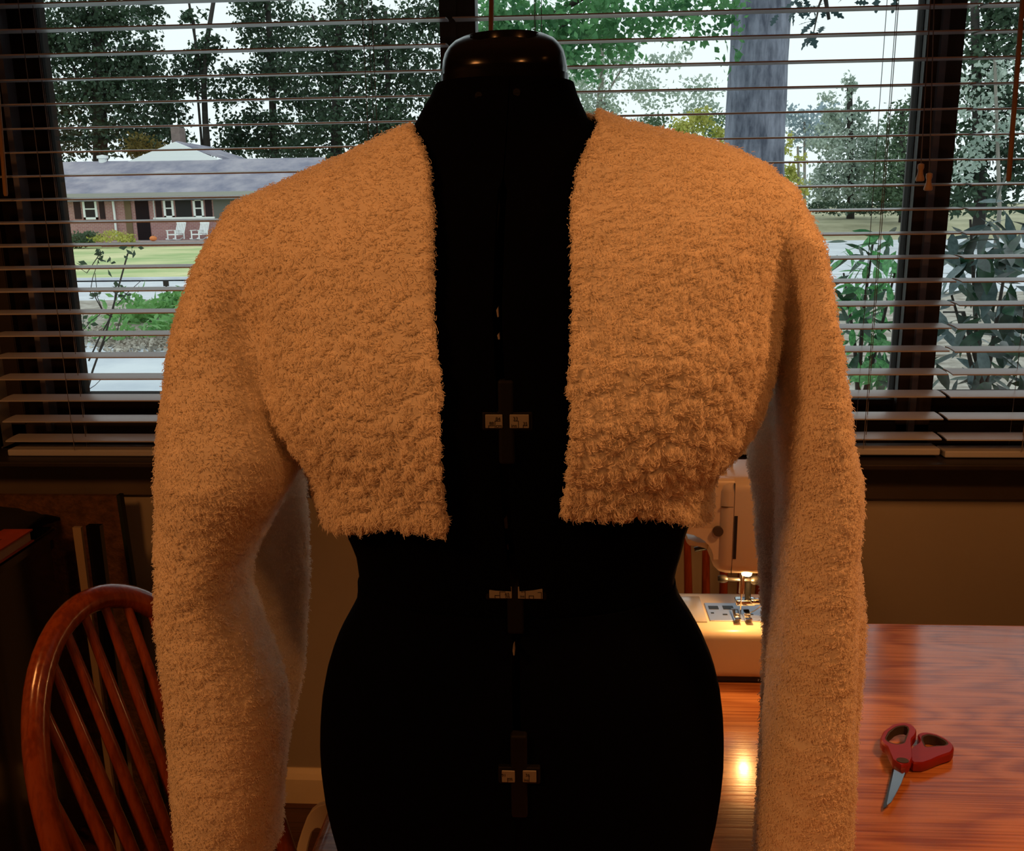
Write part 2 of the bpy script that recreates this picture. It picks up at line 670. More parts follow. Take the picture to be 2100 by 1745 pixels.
# form outline
FLt = [(897, 172), (893, 186), (884, 203), (868, 230), (858, 250), (849, 267), (838, 282), (792, 305), (735, 330), (680, 356), (630, 384), (585, 410), (562, 440), (560, 480), (565, 560), (590, 660), (612, 760), (640, 850), (668, 950), (690, 1020), (716, 1068),
       (722, 1080), (736, 1115), (741, 1150), (743, 1181)]
FRt = [(1177, 170), (1181, 186), (1187, 203), (1200, 230), (1209, 250), (1219, 267), (1250, 280), (1330, 292), (1420, 312), (1490, 338), (1540, 375), (1560, 420), (1562, 480), (1552, 560), (1535, 660), (1515, 760), (1480, 850), (1450, 950), (1428, 1020), (1408, 1068),
       (1404, 1080), (1397, 1115), (1386, 1150), (1381, 1181)]
LLt = [(739, 1178), (740, 1190), (737, 1216), (725, 1240), (708, 1270), (694, 1300), (679, 1350), (670, 1400), (666, 1450), (665, 1500), (668, 1550), (675, 1600), (686, 1650), (700, 1700), (713, 1745), (722, 1771)]
LRt = [(1384, 1178), (1384, 1190), (1390, 1216), (1405, 1240), (1424, 1270), (1440, 1300), (1461, 1350), (1473, 1400), (1479, 1450), (1481, 1500), (1480, 1550), (1475, 1600), (1467, 1650), (1456, 1700), (1445, 1745), (1438, 1771)]
FLz, FLx = curve(FLt, YF)
FRz, FRx = curve(FRt, YF)
LLz, LLx = curve(LLt, YF)
LRz, LRx = curve(LRt, YF)
FBt = [(160, .050), (203, .054), (230, .058), (267, .062), (300, .066), (350, .078), (450, .104), (600, .121), (700, .127), (800, .128), (880, .123), (950, .115), (1020, .107), (1080, .101), (1180, .086)]
FCt = [(160, .050), (203, .054), (230, .058), (267, .062), (350, .072), (450, .086), (700, .088), (950, .078), (1180, .072)]
LBt = [(1170, .088), (1216, .090), (1270, .099), (1350, .109), (1450, .113), (1600, .112), (1800, .104)]
LCt = [(1170, .074), (1216, .078), (1300, .100), (1450, .116), (1600, .112), (1800, .095)]


def tabz(t):
    zz = np.array([zpx(a) for a, b in t])[::-1]
    bb = np.array([b for a, b in t])[::-1]
    return lambda z: np.interp(z, zz, bb)


fbf, fbb, lbf, lbb = tabz(FBt), tabz(FCt), tabz(LBt), tabz(LCt)


def form_sec(z, lower=False):
    if lower:
        l, r = np.interp(z, LLz, LLx), np.interp(z, LRz, LRx)
        return (l + r) / 2, (r - l) / 2, lbf(z), lbb(z)
    l, r = np.interp(z, FLz, FLx), np.interp(z, FRz, FRx)
    return (l + r) / 2, (r - l) / 2, fbf(z), fbb(z)


def se(t, n):
    return np.sign(t) * np.abs(t) ** (2.0 / n)


SLT = [(1035, 160), (1030, 300), (1027, 420), (1024, 640), (1037, 863), (1041, 1060), (1056, 1216), (1058, 1400), (1064, 1592), (1066, 1780)]
SLz, SLx = curve(SLT, YF - .10)


def slit_th(z, cx, a, side):
    zz = np.interp(z, SLz, SLx) + side * (.0032 if z < zpx(380) else .0004) - cx
    q = min(1, abs(zz) / a) ** (2.25 / 2)
    return -math.acos(q if zz > 0 else -q)


def panel(name, parent, z0, z1, th0, th1, lower, rows, cols):
    """A curved shell panel of the form with returned (turned in) edges; th in radians, -pi/2 faces the camera."""
    zs = np.linspace(z0, z1, rows)
    V = np.zeros((rows + 2, cols + 2, 3))
    for i in range(rows + 2):
        zi = zs[min(max(i - 1, 0), rows - 1)]
        cx, a, bf, bb = form_sec(zi, lower)
        t0, t1 = th0, th1
        if abs(th0 + PI / 2 - gap) < 1e-6:
            t0 = slit_th(zi, cx, a, 1)
        if abs(th1 + PI / 2 + gap) < 1e-6:
            t1 = slit_th(zi, cx, a, -1)
        ths = np.linspace(t0, t1, cols)
        for j in range(cols + 2):
            th = ths[min(max(j - 1, 0), cols - 1)]
            inn = 0.0
            if i in (0, rows + 1):
                inn = 0.010
            if j in (0, cols + 1):
                inn = 0.012
            c, s = math.cos(th), math.sin(th)
            b = bf if s < 0 else bb
            n_ = 2.25
            x = cx + (a - inn) * se(c, n_)
            yy = YF + (b - inn) * se(s, n_)
            V[i, j] = (x, yy, zi)
    nv = V.reshape(-1, 3)
    q = []
    C = cols + 2
    for i in range(rows + 1):
        for j in range(cols + 1):
            q.append((i * C + j, i * C + j + 1, (i + 1) * C + j + 1, (i + 1) * C + j))
    m = MB()
    m.v = [tuple(p) for p in nv]
    m.f = q
    return m.build(name, M_fab, parent, smooth='angle')


form = thing('dress_form', 'black fabric adjustable dress form with a glossy neck cap, wearing the fleece jacket', 'dress form', (0, 0, 0))
zw_u = zpx(1181)
zt_u = zpx(174)
zb_l = 0.7465
zt_l = zpx(1180)
seg = [(-PI / 2 + gap, -0.03), (-0.01, PI / 2 - gap), (PI / 2 + gap, PI + 0.01), (-PI + 0.03, -PI / 2 - gap)]
nm = ['front_panel', 'back_panel', 'back_panel', 'front_panel']
for (a, b), n_ in zip(seg, nm):
    panel(n_, form, zw_u, zt_u, a, b, False, 46, 26)
for (a, b), n_ in zip(seg, nm):
    panel('hip_panel' if n_ == 'front_panel' else 'rear_hip_panel', form, zb_l, zt_l, a, b, True, 34, 26)
# dark inner body seen through the slits
m = MB()
vs, rows_, n_ = [], 60, 28
for i in range(rows_):
    z = zb_l + .004 + (zt_u - .02 - zb_l) * i / (rows_ - 1)
    cx, a, bf, bb = form_sec(z, z < zw_u)
    for j in range(n_):
        th = 2 * PI * j / n_
        c, s = math.cos(th), math.sin(th)
        vs.append((cx + (a - .016) * se(c, 2.25), YF + ((bf if s < 0 else bb) - .016) * se(s, 2.25), z))
fs = [(i * n_ + j, i * n_ + (j + 1) % n_, (i + 1) * n_ + (j + 1) % n_, (i + 1) * n_ + j) for i in range(rows_ - 1) for j in range(n_)]
fs += [tuple(range(n_))[::-1], tuple((rows_ - 1) * n_ + j for j in range(n_))]
m.add(vs, fs).build('inner_body', M_void, form, smooth=True)

# neck cap: rounded dome that slopes towards the viewer, with an oval recess on top
ccx = (onY(905, 140, YF)[0] + onY(1160, 140, YF)[0]) / 2 + .001
ca = (onY(1160, 140, YF)[0] - onY(905, 140, YF)[0]) / 2
zc_rim = zpx(150)
prof = [(1.03, zpx(225)), (1.03, zc_rim - .002), (1.0, zc_rim - .002), (1.005, zc_rim + .002), (1.0, zpx(138)), (.985, zpx(122)), (.95, zpx(106)), (.885, zpx(92)), (.79, zpx(81)),
        (.66, zpx(74)), (.56, zpx(71)), (.545, zpx(73)), (.53, zpx(95)), (.0001, zpx(96))]
vs, fs = [], []
n_ = 48
SH = .36
for r, z in prof:
    for j in range(n_):
        th = 2 * PI * j / n_
        x = ca * r * se(math.cos(th), 2.15)
        yv = ca * .92 * r * se(math.sin(th), 2.15)
        zz = z + (SH * yv * min(1, max(0, (z - zc_rim) / .03)) if z > zc_rim else 0.0)
        vs.append((ccx + x, YF + yv, zz))
for i in range(len(prof) - 1):
    for j in range(n_):
        fs.append((i * n_ + j, i * n_ + (j + 1) % n_, (i + 1) * n_ + (j + 1) % n_, (i + 1) * n_ + j))
fs.append(tuple(range(n_))[::-1])
capo = MB().add(vs, fs).build('neck_cap', M_cap, form, smooth='angle')
pad = MB()
pad.lathe([(.0, zpx(88)), (.5 * ca, zpx(88)), (.52 * ca, zpx(90)), (.52 * ca, zpx(96))][::-1], ccx, YF, 32)
pad.v = [(x, y, z + SH * (y - YF)) for x, y, z in pad.v]
pad.build('pincushion_pad', M_void, capo, smooth='angle')
for px, py in ((982, 197), (1060, 190)):
    p = onY(px, py, YF - .053)
    s_ = MB().tube([p + np.array([0, .004, 0]), p, p + np.array([0, -.0018, 0])], [.0032, .0032, .0026], n=12).build('screw', M_screw, form, smooth='angle')
    MB().box(p[0] - .002, p[0] + .002, p[1] - .0022, p[1] - .0015, p[2] - .0004, p[2] + .0004).build('screw_slot', M_void, s_)


def text(body, loc, size, parent, name='lettering'):
    c = bpy.data.curves.new(name, 'FONT')
    c.body = body
    c.size = size
    c.align_x = 'CENTER'
    c.align_y = 'CENTER'
    c.extrude = .00005
    c.materials.append(M_ink)
    o = bpy.data.objects.new(name, c)
    COL.objects.link(o)
    bpy.context.view_layer.update()
    me = bpy.data.meshes.new_from_object(o.evaluated_get(bpy.context.evaluated_depsgraph_get()))
    bpy.data.objects.remove(o)
    o = link(name, me, M_ink, parent)
    o.location = loc
    o.rotation_euler = (PI / 2, 0, 0)
    return o


def dial(rects, lower, texts, lines):
    # black housing, then the two paper scales either side of the slit
    y0 = (rects[0][1] + rects[0][3]) / 2
    z_ = zpx(y0)
    cx, a, bf, bb = form_sec(z_, lower)
    Yd = YF - bf - .0045
    xs0, xs1 = rects[0][0] - 8, rects[-1][2] + 8
    A = onY(xs0, rects[0][1] - 6, Yd)
    B = onY(xs1, rects[0][3] + 6, Yd)
    h = MB().box(A[0], B[0], Yd + .0006, Yd + .012, B[2], A[2], bev=.0015).build('dial_housing', M_void, form)
    cxp = (rects[0][2] + rects[1][0]) / 2
    A = onY(cxp - 18, rects[0][1] - 70, Yd)
    B = onY(cxp + 18, rects[0][3] + 75, Yd)
    MB().box(A[0], B[0], Yd + .0002, Yd + .010, B[2], A[2], bev=.002).build('dial_bracket', M_void, form)
    for r in rects:
        A = onY(r[0], r[1], Yd)
        B = onY(r[2], r[3], Yd)
        MB().box(A[0], B[0], Yd - .0006, Yd + .0008, B[2], A[2], bev=.0005).build('measure_label', M_label, form)
    for (t_, px, py, sz) in texts:
        p = onY(px, py, Yd - .0008)
        text(t_, tuple(p), sz, form)
    if lines:
        m = MB()
        for (xa, ya, xb, yb) in lines:
            A = onY(min(xa, xb) - .6, min(ya, yb) - .6, Yd - .0007)
            B = onY(max(xa, xb) + .6, max(ya, yb) + .6, Yd - .0007)
            m.box(A[0], B[0], Yd - .0008, Yd - .0005, B[2], A[2])
        m.build('scale_marks', M_ink, form)


dial([(995, 850, 1031, 878), (1045, 850, 1085, 878)], False,
     [('84', 1021, 859.5, .0034), ('88', 1008, 868.5, .0032), ('cm', 1023, 873.5, .0036), ('33', 1057, 859, .0034), ('35', 1077, 869, .0032), ('ins', 1054, 873, .0036)],
     [(1015, 863.5, 1026, 863.5), (1015, 863.5, 1015, 877), (1002, 873, 1013, 873), (1002, 873, 1002, 877), (1054, 863.5, 1063, 863.5), (1063, 863.5, 1063, 877), (1073, 873, 1081, 873), (1073, 873, 1073, 877)])
dial([(1003, 1202, 1050, 1227), (1062, 1203, 1113, 1228)], True,
     [('65', 1040, 1219, .0036), ('cm', 1041, 1224, .003), ('26', 1073, 1211.5, .0036), ('ins', 1071, 1223, .003)],
     [(1015, 1221, 1025, 1221), (1015, 1221, 1015, 1227), (1025, 1213.5, 1036, 1213.5), (1025, 1213.5, 1025, 1227), (1077, 1215, 1077, 1227), (1085, 1222, 1094, 1222), (1085, 1222, 1085, 1228), (1094, 1222, 1094, 1228), (1103, 1215, 1110, 1215), (1110, 1215, 1110, 1227)])
dial([(1029, 1580, 1056, 1604), (1072, 1580, 1100, 1604)], True,
     [('91', 1033, 1590, .0034), ('cm', 1046, 1599, .0034), ('36', 1082, 1590, .0034), ('ins', 1079, 1600, .0034)],
     [(1041, 1596, 1050, 1596), (1041, 1596, 1041, 1603), (1085, 1592, 1085, 1603)])
# small light pieces glinting in the centre slit
for (px, py, wpx, hpx) in ((1020, 640, 5, 20), (1022, 690, 5, 12), (1037, 1070, 8, 27), (1041, 1121, 5, 12), (1053, 1337, 4, 14), (1060, 1602, 2.5, 38), (1048, 1667, 6, 12), (1059, 1544, 3, 6), (1036, 833, 3, 4)):
    low = py > 1180
    z_ = zpx(py)
    Yd = YF - form_sec(z_, low)[2] + .0005
    A = onY(px - wpx / 2, py - hpx / 2, Yd)
    B = onY(px + wpx / 2, py + hpx / 2, Yd)
    MB().prism([(A[0] + .0006, B[2]), (B[0], B[2]), (B[0] - .0004, A[2]), (A[0], (A[2] * .7 + B[2] * .3))], 1, Yd, Yd + .012).build('spacer_tab', M_tab, form)

# ------------------------------------------------------------------ fleece jacket (distance field -> mesh -> clumped pile)
M_pile = mat('ivory_pile', (0.96, 0.90, 0.82), 0.95, var=0.03, scale=55, spec=0.0, trans=.32)
M_fleece = mat('ivory_fleece', (0.82, 0.76, 0.68), 0.95, var=0.05, scale=55, spec=0.0)
VOX = 0.0026
lo = np.array([-0.42, YF - .20, 0.755])
hi = np.array([0.31, YF + .16, 1.44])
NX, NY, NZ = [int(v) for v in np.ceil((hi - lo) / VOX)]
gxs = (lo[0] + np.arange(NX) * VOX).astype(np.float32)
gys = (lo[1] + np.arange(NY) * VOX).astype(np.float32)
gzs = (lo[2] + np.arange(NZ) * VOX).astype(np.float32)


def sect(zs, cx, a, bf, bb, cy, n=2.4, ax=None):
    """superelliptic column: per-z arrays -> signed field on the grid"""
    dx = np.abs(gxs[:, None, None] - cx.astype(np.float32)[None, None, :]) / a.astype(np.float32)[None, None, :]
    cyv = np.broadcast_to(np.asarray(cy, np.float32), zs.shape)
    dyv = gys[:, None] - cyv[None, :]
    dy = np.where(dyv < 0, -dyv / bf.astype(np.float32)[None, :], dyv / bb.astype(np.float32)[None, :]).astype(np.float32)
    r = (dx ** n + (dy ** n)[None]) ** (1.0 / n)
    return ((r - 1.0) * np.minimum(a, (bf + bb) / 2).astype(np.float32)[None, None, :]).astype(np.float32)


def smin(a, b, k):
    h = np.clip(.5 + .5 * (b - a) / k, 0, 1)
    return b + (a - b) * h - k * h * (1 - h)


zg = gzs.astype(float)
l_, r_ = np.interp(zg, TLz, TLx), np.interp(zg, TRz, TRx)
f = sect(zg, (l_ + r_) / 2, np.maximum((r_ - l_) / 2, .01), jbf(zg), jbb(zg), YF, 2.3)
# inner hollow of the body
TH = 0.011
inner = f + TH


def lobe(tab, Y, hd, n=2.2, cyoff=None):
    """sleeve tube from (y, outer x, inner x) pixel rows on plane Y; hd: half depth rows (y, d)"""
    zl, xl = curve([(a, yy) for yy, a, b in tab], Y)
    zr, xr = curve([(b, yy) for yy, a, b in tab], Y)
    L, R = np.interp(zg, zl, xl), np.interp(zg, zr, xr)
    hz = np.array([zpx(a) for a, b in hd])[::-1]
    hb = np.array([b for a, b in hd])[::-1]
    D = np.interp(zg, hz, hb)
    cy = Y
    if cyoff is not None:
        oz = np.array([zpx(a) for a, b in cyoff])[::-1]
        ob = np.array([b for a, b in cyoff])[::-1]
        cy = Y + np.interp(zg, oz, ob)
    g = sect(zg, (L + R) / 2, np.maximum(np.abs(R - L) / 2, .004), D, D, cy, n)
    ztop, zbot = max(zl.max(), zr.max()), -9
    over = (zg - ztop)
    return np.maximum(g, over.astype(np.float32)[None, None, :])


ls_front = lobe([(418, 500, 560), (450, 470, 578), (500, 439, 588), (560, 411, 594), (650, 385, 600), (740, 370, 607), (830, 360, 616), (900, 355, 628), (950, 354, 620), (985, 354, 600), (1050, 355, 566),
                 (1120, 356, 532), (1190, 356, 521), (1280, 357, 553), (1380, 360, 586), (1450, 364, 595), (1550, 367, 585), (1650, 376, 576), (1745, 389, 571), (1800, 396, 568)], YF - .008,
                [(418, .045), (520, .070), (700, .078), (880, .074), (950, .070), (1050, .060), (1190, .050), (1380, .056), (1800, .060)],
                cyoff=[(418, .005), (700, .0), (950, -.012), (1190, -.022), (1450, -.010), (1800, 0)])
ls_rear = lobe([(880, 440, 626), (930, 430, 634), (960, 420, 629), (1000, 420, 627), (1040, 420, 629), (1100, 420, 634), (1200, 420, 635), (1300, 420, 631), (1380, 420, 623), (1440, 420, 610), (1500, 420, 595), (1580, 420, 583), (1800, 420, 560)],
               YF + .070, [(880, .016), (960, .026), (1200, .030), (1450, .030), (1800, .026)])
rs_front = lobe([(392, 1570, 1626), (440, 1570, 1650), (500, 1582, 1675), (560, 1594, 1683), (620, 1605, 1690), (680, 1607, 1700), (750, 1602, 1712), (830, 1594, 1725), (900, 1590, 1737), (950, 1591, 1750), (1000, 1593, 1754), (1060, 1591, 1751),
                 (1100, 1589, 1746), (1200, 1586, 1744), (1290, 1582, 1742), (1400, 1574, 1741), (1500, 1565, 1743), (1600, 1557, 1745), (1700, 1551, 1740), (1745, 1548, 1737), (1800, 1546, 1732)], YF - .010,
                [(392, .040), (500, .064), (700, .070), (900, .064), (1100, .056), (1300, .054), (1800, .056)],
                cyoff=[(392, .006), (700, 0), (1100, -.008), (1800, -.002)])
rs_rear = lobe([(560, 1600, 1670), (640, 1590, 1685), (760, 1570, 1700), (860, 1545, 1718), (900, 1533, 1728), (950, 1530, 1738), (1000, 1539, 1744), (1030, 1543, 1747), (1060, 1545, 1752), (1090, 1547, 1757), (1130, 1550, 1763), (1220, 1558, 1773), (1290, 1565, 1775), (1340, 1564, 1770), (1400, 1563, 1764), (1500, 1559, 1757), (1600, 1554, 1747), (1800, 1546, 1730)],
               YF + .048, [(560, .025), (900, .032), (1130, .034), (1300, .036), (1800, .032)])
sl_L = smin(ls_front, ls_rear, .012)
sl_R = smin(rs_front, rs_rear, .010)
del ls_front, ls_rear, rs_front, rs_rear
sl = np.minimum(sl_L, sl_R)
TF = f
# body cut: hem, front opening, hollow, neck
hemL = [(660, 1052), (690, 1064), (720, 1077), (760, 1080), (790, 1084), (830, 1091), (870, 1089), (905, 1094), (925, 1090)]
hemR = [(1140, 1040), (1155, 1050), (1180, 1058), (1200, 1063), (1250, 1064), (1290, 1072), (1340, 1072), (1400, 1072), (1450, 1066), (1475, 1050)]
HP = np.array([onY(a, b, YF - float(np.interp(a, [655, 690, 730, 790, 1340, 1410, 1455, 1478], [0, .035, .075, .115, .115, .080, .035, 0]))) for a, b in hemL + hemR])
zhem = np.interp(gxs, HP[:, 0], HP[:, 2]).astype(np.float32)
body = np.maximum(f, (zhem[:, None, None] - gzs[None, None, :]))
opL = [(850, 180), (850, 232), (852, 248), (867, 276), (885, 306), (890, 340), (890, 450), (890, 600), (892, 700), (901, 760), (907, 805), (902, 850), (903, 900), (908, 1000), (915, 1040), (920, 1060), (914, 1092), (910, 1130)]
opR = [(1219, 180), (1219, 232), (1218, 266), (1202, 296), (1185, 330), (1173, 388), (1168, 450), (1168, 520), (1172, 600), (1170, 680), (1168, 735), (1164, 790), (1171, 860), (1165, 950), (1155, 1015), (1153, 1045), (1160, 1070), (1160, 1130)]


def opcurve(tab):
    P = []
    for a, b in tab:
        Yd = YF - float(jbf(zpx(b))) * float(np.interp(b, [255, 285, 330, 380], [.02, .25, .75, .96]))
        P.append(onY(a, b, Yd))
    P = np.array(P)
    o = np.argsort(P[:, 2])
    return np.interp(zg, P[o, 2], P[o, 0]).astype(np.float32)


xl_, xr_ = opcurve(opL), opcurve(opR)
cut = np.maximum(np.maximum(xl_[None, None, :] - gxs[:, None, None], gxs[:, None, None] - xr_[None, None, :]), (gys - (YF + .02))[None, :, None])
body = np.maximum(body, -cut)
neckz = zpx(238)
Lf, Rf = np.interp(zg, FLz, FLx), np.interp(zg, FRz, FRx)
ffld = sect(zg, (Lf + Rf) / 2, (Rf - Lf) / 2 + .0015, fbf(zg) + .0015, fbb(zg) + .0015, YF, 2.25)
body = np.maximum(body, -np.minimum(inner, ffld))
body = np.maximum(body, -ffld)
# collar top: slanting plane behind the neck
pa, pb = onY(853, 262, YF + .03), onY(1199, 232, YF + .03)
ctop = (pa[2] + (gxs - pa[0]) * (pb[2] - pa[2]) / (pb[0] - pa[0])).astype(np.float32)
body = np.maximum(body, gzs[None, None, :] - ctop[:, None, None])
tot = smin(body, sl, .010)
# hollow cuffs
cuff = np.maximum(sl + .010, (gzs - .85)[None, None, :])
tot = np.maximum(tot, -cuff)
tot = np.maximum(tot, (0.7665 - gzs)[None, None, :])
tot = np.clip(tot, -.02, .02).astype(np.float32)
del body, cut, ffld, cuff
grid = vdb.FloatGrid(.02)
grid.copyFromArray(np.pad(tot, 1, constant_values=.02))
pts, quads = grid.convertToQuads(isovalue=0.0)
pts = np.asarray(pts, np.float64) - 1.0
quads = np.asarray(quads, np.int64)[:, ::-1]
idx = np.clip(np.round(pts).astype(int), 0, np.array([NX, NY, NZ]) - 1)
slv = sl[idx[:, 0], idx[:, 1], idx[:, 2]]
bdv = TF[idx[:, 0], idx[:, 1], idx[:, 2]]
insidev = inner[idx[:, 0], idx[:, 1], idx[:, 2]]
del tot, sl, sl_L, sl_R, f, TF, inner
P = pts * VOX + lo


def smooth_mesh(P, Q, it, lam=.5):
    n = len(P)
    E = np.vstack([Q[:, [0, 1]], Q[:, [1, 2]], Q[:, [2, 3]], Q[:, [3, 0]]])
    E = np.vstack([E, E[:, ::-1]])
    cnt = np.bincount(E[:, 0], minlength=n)[:, None]
    for _ in range(it):
        S = np.stack([np.bincount(E[:, 0], weights=P[E[:, 1], k], minlength=n) for k in range(3)], 1)
        P = P + lam * (S / np.maximum(cnt, 1) - P)
    return P


def vnormals(P, Q):
    nrm = np.cross(P[Q[:, 2]] - P[Q[:, 0]], P[Q[:, 3]] - P[Q[:, 1]])
    N = np.zeros_like(P)
    for k in range(4):
        for c in range(3):
            N[:, c] += np.bincount(Q[:, k], weights=nrm[:, c], minlength=len(P))
    return N / (np.linalg.norm(N, axis=1, keepdims=True) + 1e-12)


def hash3(ix, iy, iz, s):
    h = (ix * 73856093) ^ (iy * 19349663) ^ (iz * 83492791) ^ (s * 2654435761)
    h = (h ^ (h >> 13)) * 1274126177
    return ((h ^ (h >> 16)) & 0xFFFF) / 65535.0


def worley(X, cell, seed=0):
    g = X / cell
    b = np.floor(g).astype(np.int64)
    f1 = np.full(len(X), 9.0)
    f2 = np.full(len(X), 9.0)
    cid = np.zeros(len(X))
    fp = np.zeros_like(X)
    for dx in (-1, 0, 1):
        for dy in (-1, 0, 1):
            for dz in (-1, 0, 1):
                c = b + np.array([dx, dy, dz])
                j = np.stack([hash3(c[:, 0], c[:, 1], c[:, 2], seed + k) for k in (1, 2, 3)], 1)
                d = np.sqrt((((c + j) - g) ** 2).sum(1))
                m_ = d < f1
                f2 = np.where(m_, f1, np.minimum(f2, d))
                cid = np.where(m_, hash3(c[:, 0], c[:, 1], c[:, 2], seed + 9), cid)
                fp = np.where(m_[:, None], (c + j) * cell, fp)
                f1 = np.where(m_, d, f1)
    return f1, f2, cid, fp


def vnoise(X, cell, seed=0):
    g = X / cell
    b = np.floor(g).astype(np.int64)
    t = g - b
    t = t * t * (3 - 2 * t)
    out = np.zeros(len(X))
    for dx in (0, 1):
        for dy in (0, 1):
            for dz in (0, 1):
                wgt = (t[:, 0] if dx else 1 - t[:, 0]) * (t[:, 1] if dy else 1 - t[:, 1]) * (t[:, 2] if dz else 1 - t[:, 2])
                out += wgt * hash3(b[:, 0] + dx, b[:, 1] + dy, b[:, 2] + dz, seed)
    return out * 2 - 1


P = smooth_mesh(P, quads, 6)
N = vnormals(P, quads)
cen = np.array([(P[:, 0].mean()), YF, P[:, 2].mean()])
if (N * (P - cen)).sum(1).mean() < 0:
    quads = quads[:, ::-1]
    N = -N
slw = np.clip(.5 + (bdv - slv) / .02, 0, 1)           # 1 on sleeves, 0 on the body
wx = np.stack([vnoise(P, .030, 11), vnoise(P, .030, 12), vnoise(P, .030, 13)], 1) * .005 + np.stack([vnoise(P, .009, 14), vnoise(P, .009, 15), vnoise(P, .009, 16)], 1) * .0012
f1, f2, cid, fpt = worley(P + wx, .0115, 3)
fpt = fpt - wx
e = np.clip((f2 - f1) / .24, 0, 1)
dome = np.clip(1 - (f1 / .85) ** 2, 0, 1)
crease = 1 - e * (2 - e)
low = vnoise(P, .06, 31) * .6 + vnoise(P, .030, 32) * .4
patch = np.clip(.5 + 1.3 * vnoise(P, .05, 51), 0, 1)
zrel = np.clip((1.33 - P[:, 2]) / .24, 0, 1)
ampc = (.25 + .75 * zrel) * (1 - slw) + (.15 + .22 * patch) * slw
streak = vnoise(P * np.array([1.0, 1.0, 2.6]), .020, 41)
disp = -.0016 + ampc * (.0012 * dome - .0021 * crease + .0009 * (cid - .5)) + .0020 * low * (.6 + .8 * slw) + .0009 * streak * slw
for (bx_, by_, rad_, amp_) in ((540, 945, .032, .012), (470, 1000, .045, .005), (600, 860, .020, -.006)):
    q_ = onY(bx_, by_, YF - .085)
    disp += amp_ * np.exp(-((P - q_) ** 2).sum(1) / (2 * rad_ ** 2)) * slw
deep = insidev < -.004
disp = np.where(deep & (slw < .5), disp * .25, disp)
P2 = P + N * disp[:, None]
fc = P2[quads].mean(1)
fslw = slw[quads].mean(1)
jk = thing('fleece_jacket', 'cropped ivory fleece jacket with long sleeves, hanging open on the black dress form', 'jacket', (0, 0, 0))
xmid = -.045


def submesh(name, mask):
    q = quads[mask]
    u, inv = np.unique(q.ravel(), return_inverse=True)
    return npmesh(name, P2[u], inv.reshape(-1, 4), M_fleece, jk, smooth=True)


isl = fslw > .5
left = fc[:, 0] < xmid
front = fc[:, 1] < YF
submesh('sleeve', isl & left)
submesh('sleeve', isl & ~left)
submesh('front_panel', ~isl & front & left)
submesh('front_panel', ~isl & front & ~left)
submesh('back_panel', ~isl & ~front)
# tufts of pile: short lying locks all over, longer ones along the hem, the opening and the neck edge
zh = np.interp(P[:, 0], gxs, zhem)
edge_h = (slw < .5) & (P[:, 2] - zh < .014)
oxl, oxr = np.interp(P[:, 2], zg, xl_), np.interp(P[:, 2], zg, xr_)
edge_o = (slw < .5) & (P[:, 1] < YF + .02) & (np.minimum(np.abs(P[:, 0] - oxl), np.abs(P[:, 0] - oxr)) < .004)
outer = ~deep | (slw > .5)
area_w = np.where(outer, 1.0, 0.0) * np.where(N[:, 1] > .55, .45, 1.0)
NS = 540000
pick = np.concatenate([RNG.choice(len(P), NS - 26000, p=area_w / area_w.sum()), RNG.choice(np.where(edge_h)[0], 18000), RNG.choice(np.where(edge_o)[0], 8000)])
he = np.zeros(NS)
he[NS - 26000:NS - 8000] = 1
eo = np.zeros(NS)
eo[NS - 8000:] = 1
Np = N[pick]
root = P2[pick] + RNG.normal(size=(NS, 3)) * .0011 - Np * .0006
am = ampc[pick][:, None]
sl_ = slw[pick][:, None]
ctr = fpt[pick]
ctr = ctr - Np * (((ctr - P2[pick]) * Np).sum(1, keepdims=True))        # clump centre dropped onto the local surface
rnd = RNG.normal(size=(NS, 3))
L = (.0017 + .0016 * am) * (.65 + .7 * RNG.random((NS, 1))) + .0030 * he[:, None] * RNG.random((NS, 1)) - .0010 * eo[:, None]
dirn = Np * .30 + np.array([0, 0, -.50]) + rnd * .22
dirn += np.stack([vnoise(P2[pick], .012, 61), vnoise(P2[pick], .012, 62), vnoise(P2[pick], .012, 63)], 1) * .45
dirn += he[:, None] * np.array([0, -.1, -.5])
dirn /= np.linalg.norm(dirn, axis=1, keepdims=True)
free = root + dirn * L
clumped = ctr + Np * L * .75 + np.array([0, 0, -.25]) * L + rnd * .0007
kc = (.14 + .30 * am) * (1 - .6 * sl_) * (1 - .5 * he[:, None])
tip = free * (1 - kc) + clumped * kc
side = np.cross(dirn, Np)
side /= np.linalg.norm(side, axis=1, keepdims=True) + 1e-9
wv = side * RNG.normal(size=(NS, 1)) * .0009
K = 4
S = np.linspace(0, 1, K)[None, :, None]
C3 = root[:, None] * (1 - S) + tip[:, None] * S + Np[:, None] * (np.sin(S * PI) * L[:, None] * .18) + wv[:, None] * np.sin(S * 4.2)
hc = bpy.data.hair_curves.new('fleece_pile')
hc.add_curves([K] * NS)
hc.points.foreach_set('position', C3.astype(np.float32).ravel())
ra = hc.attributes.get('radius') or hc.attributes.new('radius', 'FLOAT', 'POINT')
rw = (np.array([.00024, .00024, .00019, .00007])[None] * (.7 + .6 * RNG.random((NS, 1)))).astype(np.float32)
ra.data.foreach_set('value', rw.ravel())
hc.materials.append(M_pile)
ho = bpy.data.objects.new('fleece_pile', hc)
COL.objects.link(ho)
ho.parent = jk
tag(ho, kind='stuff')

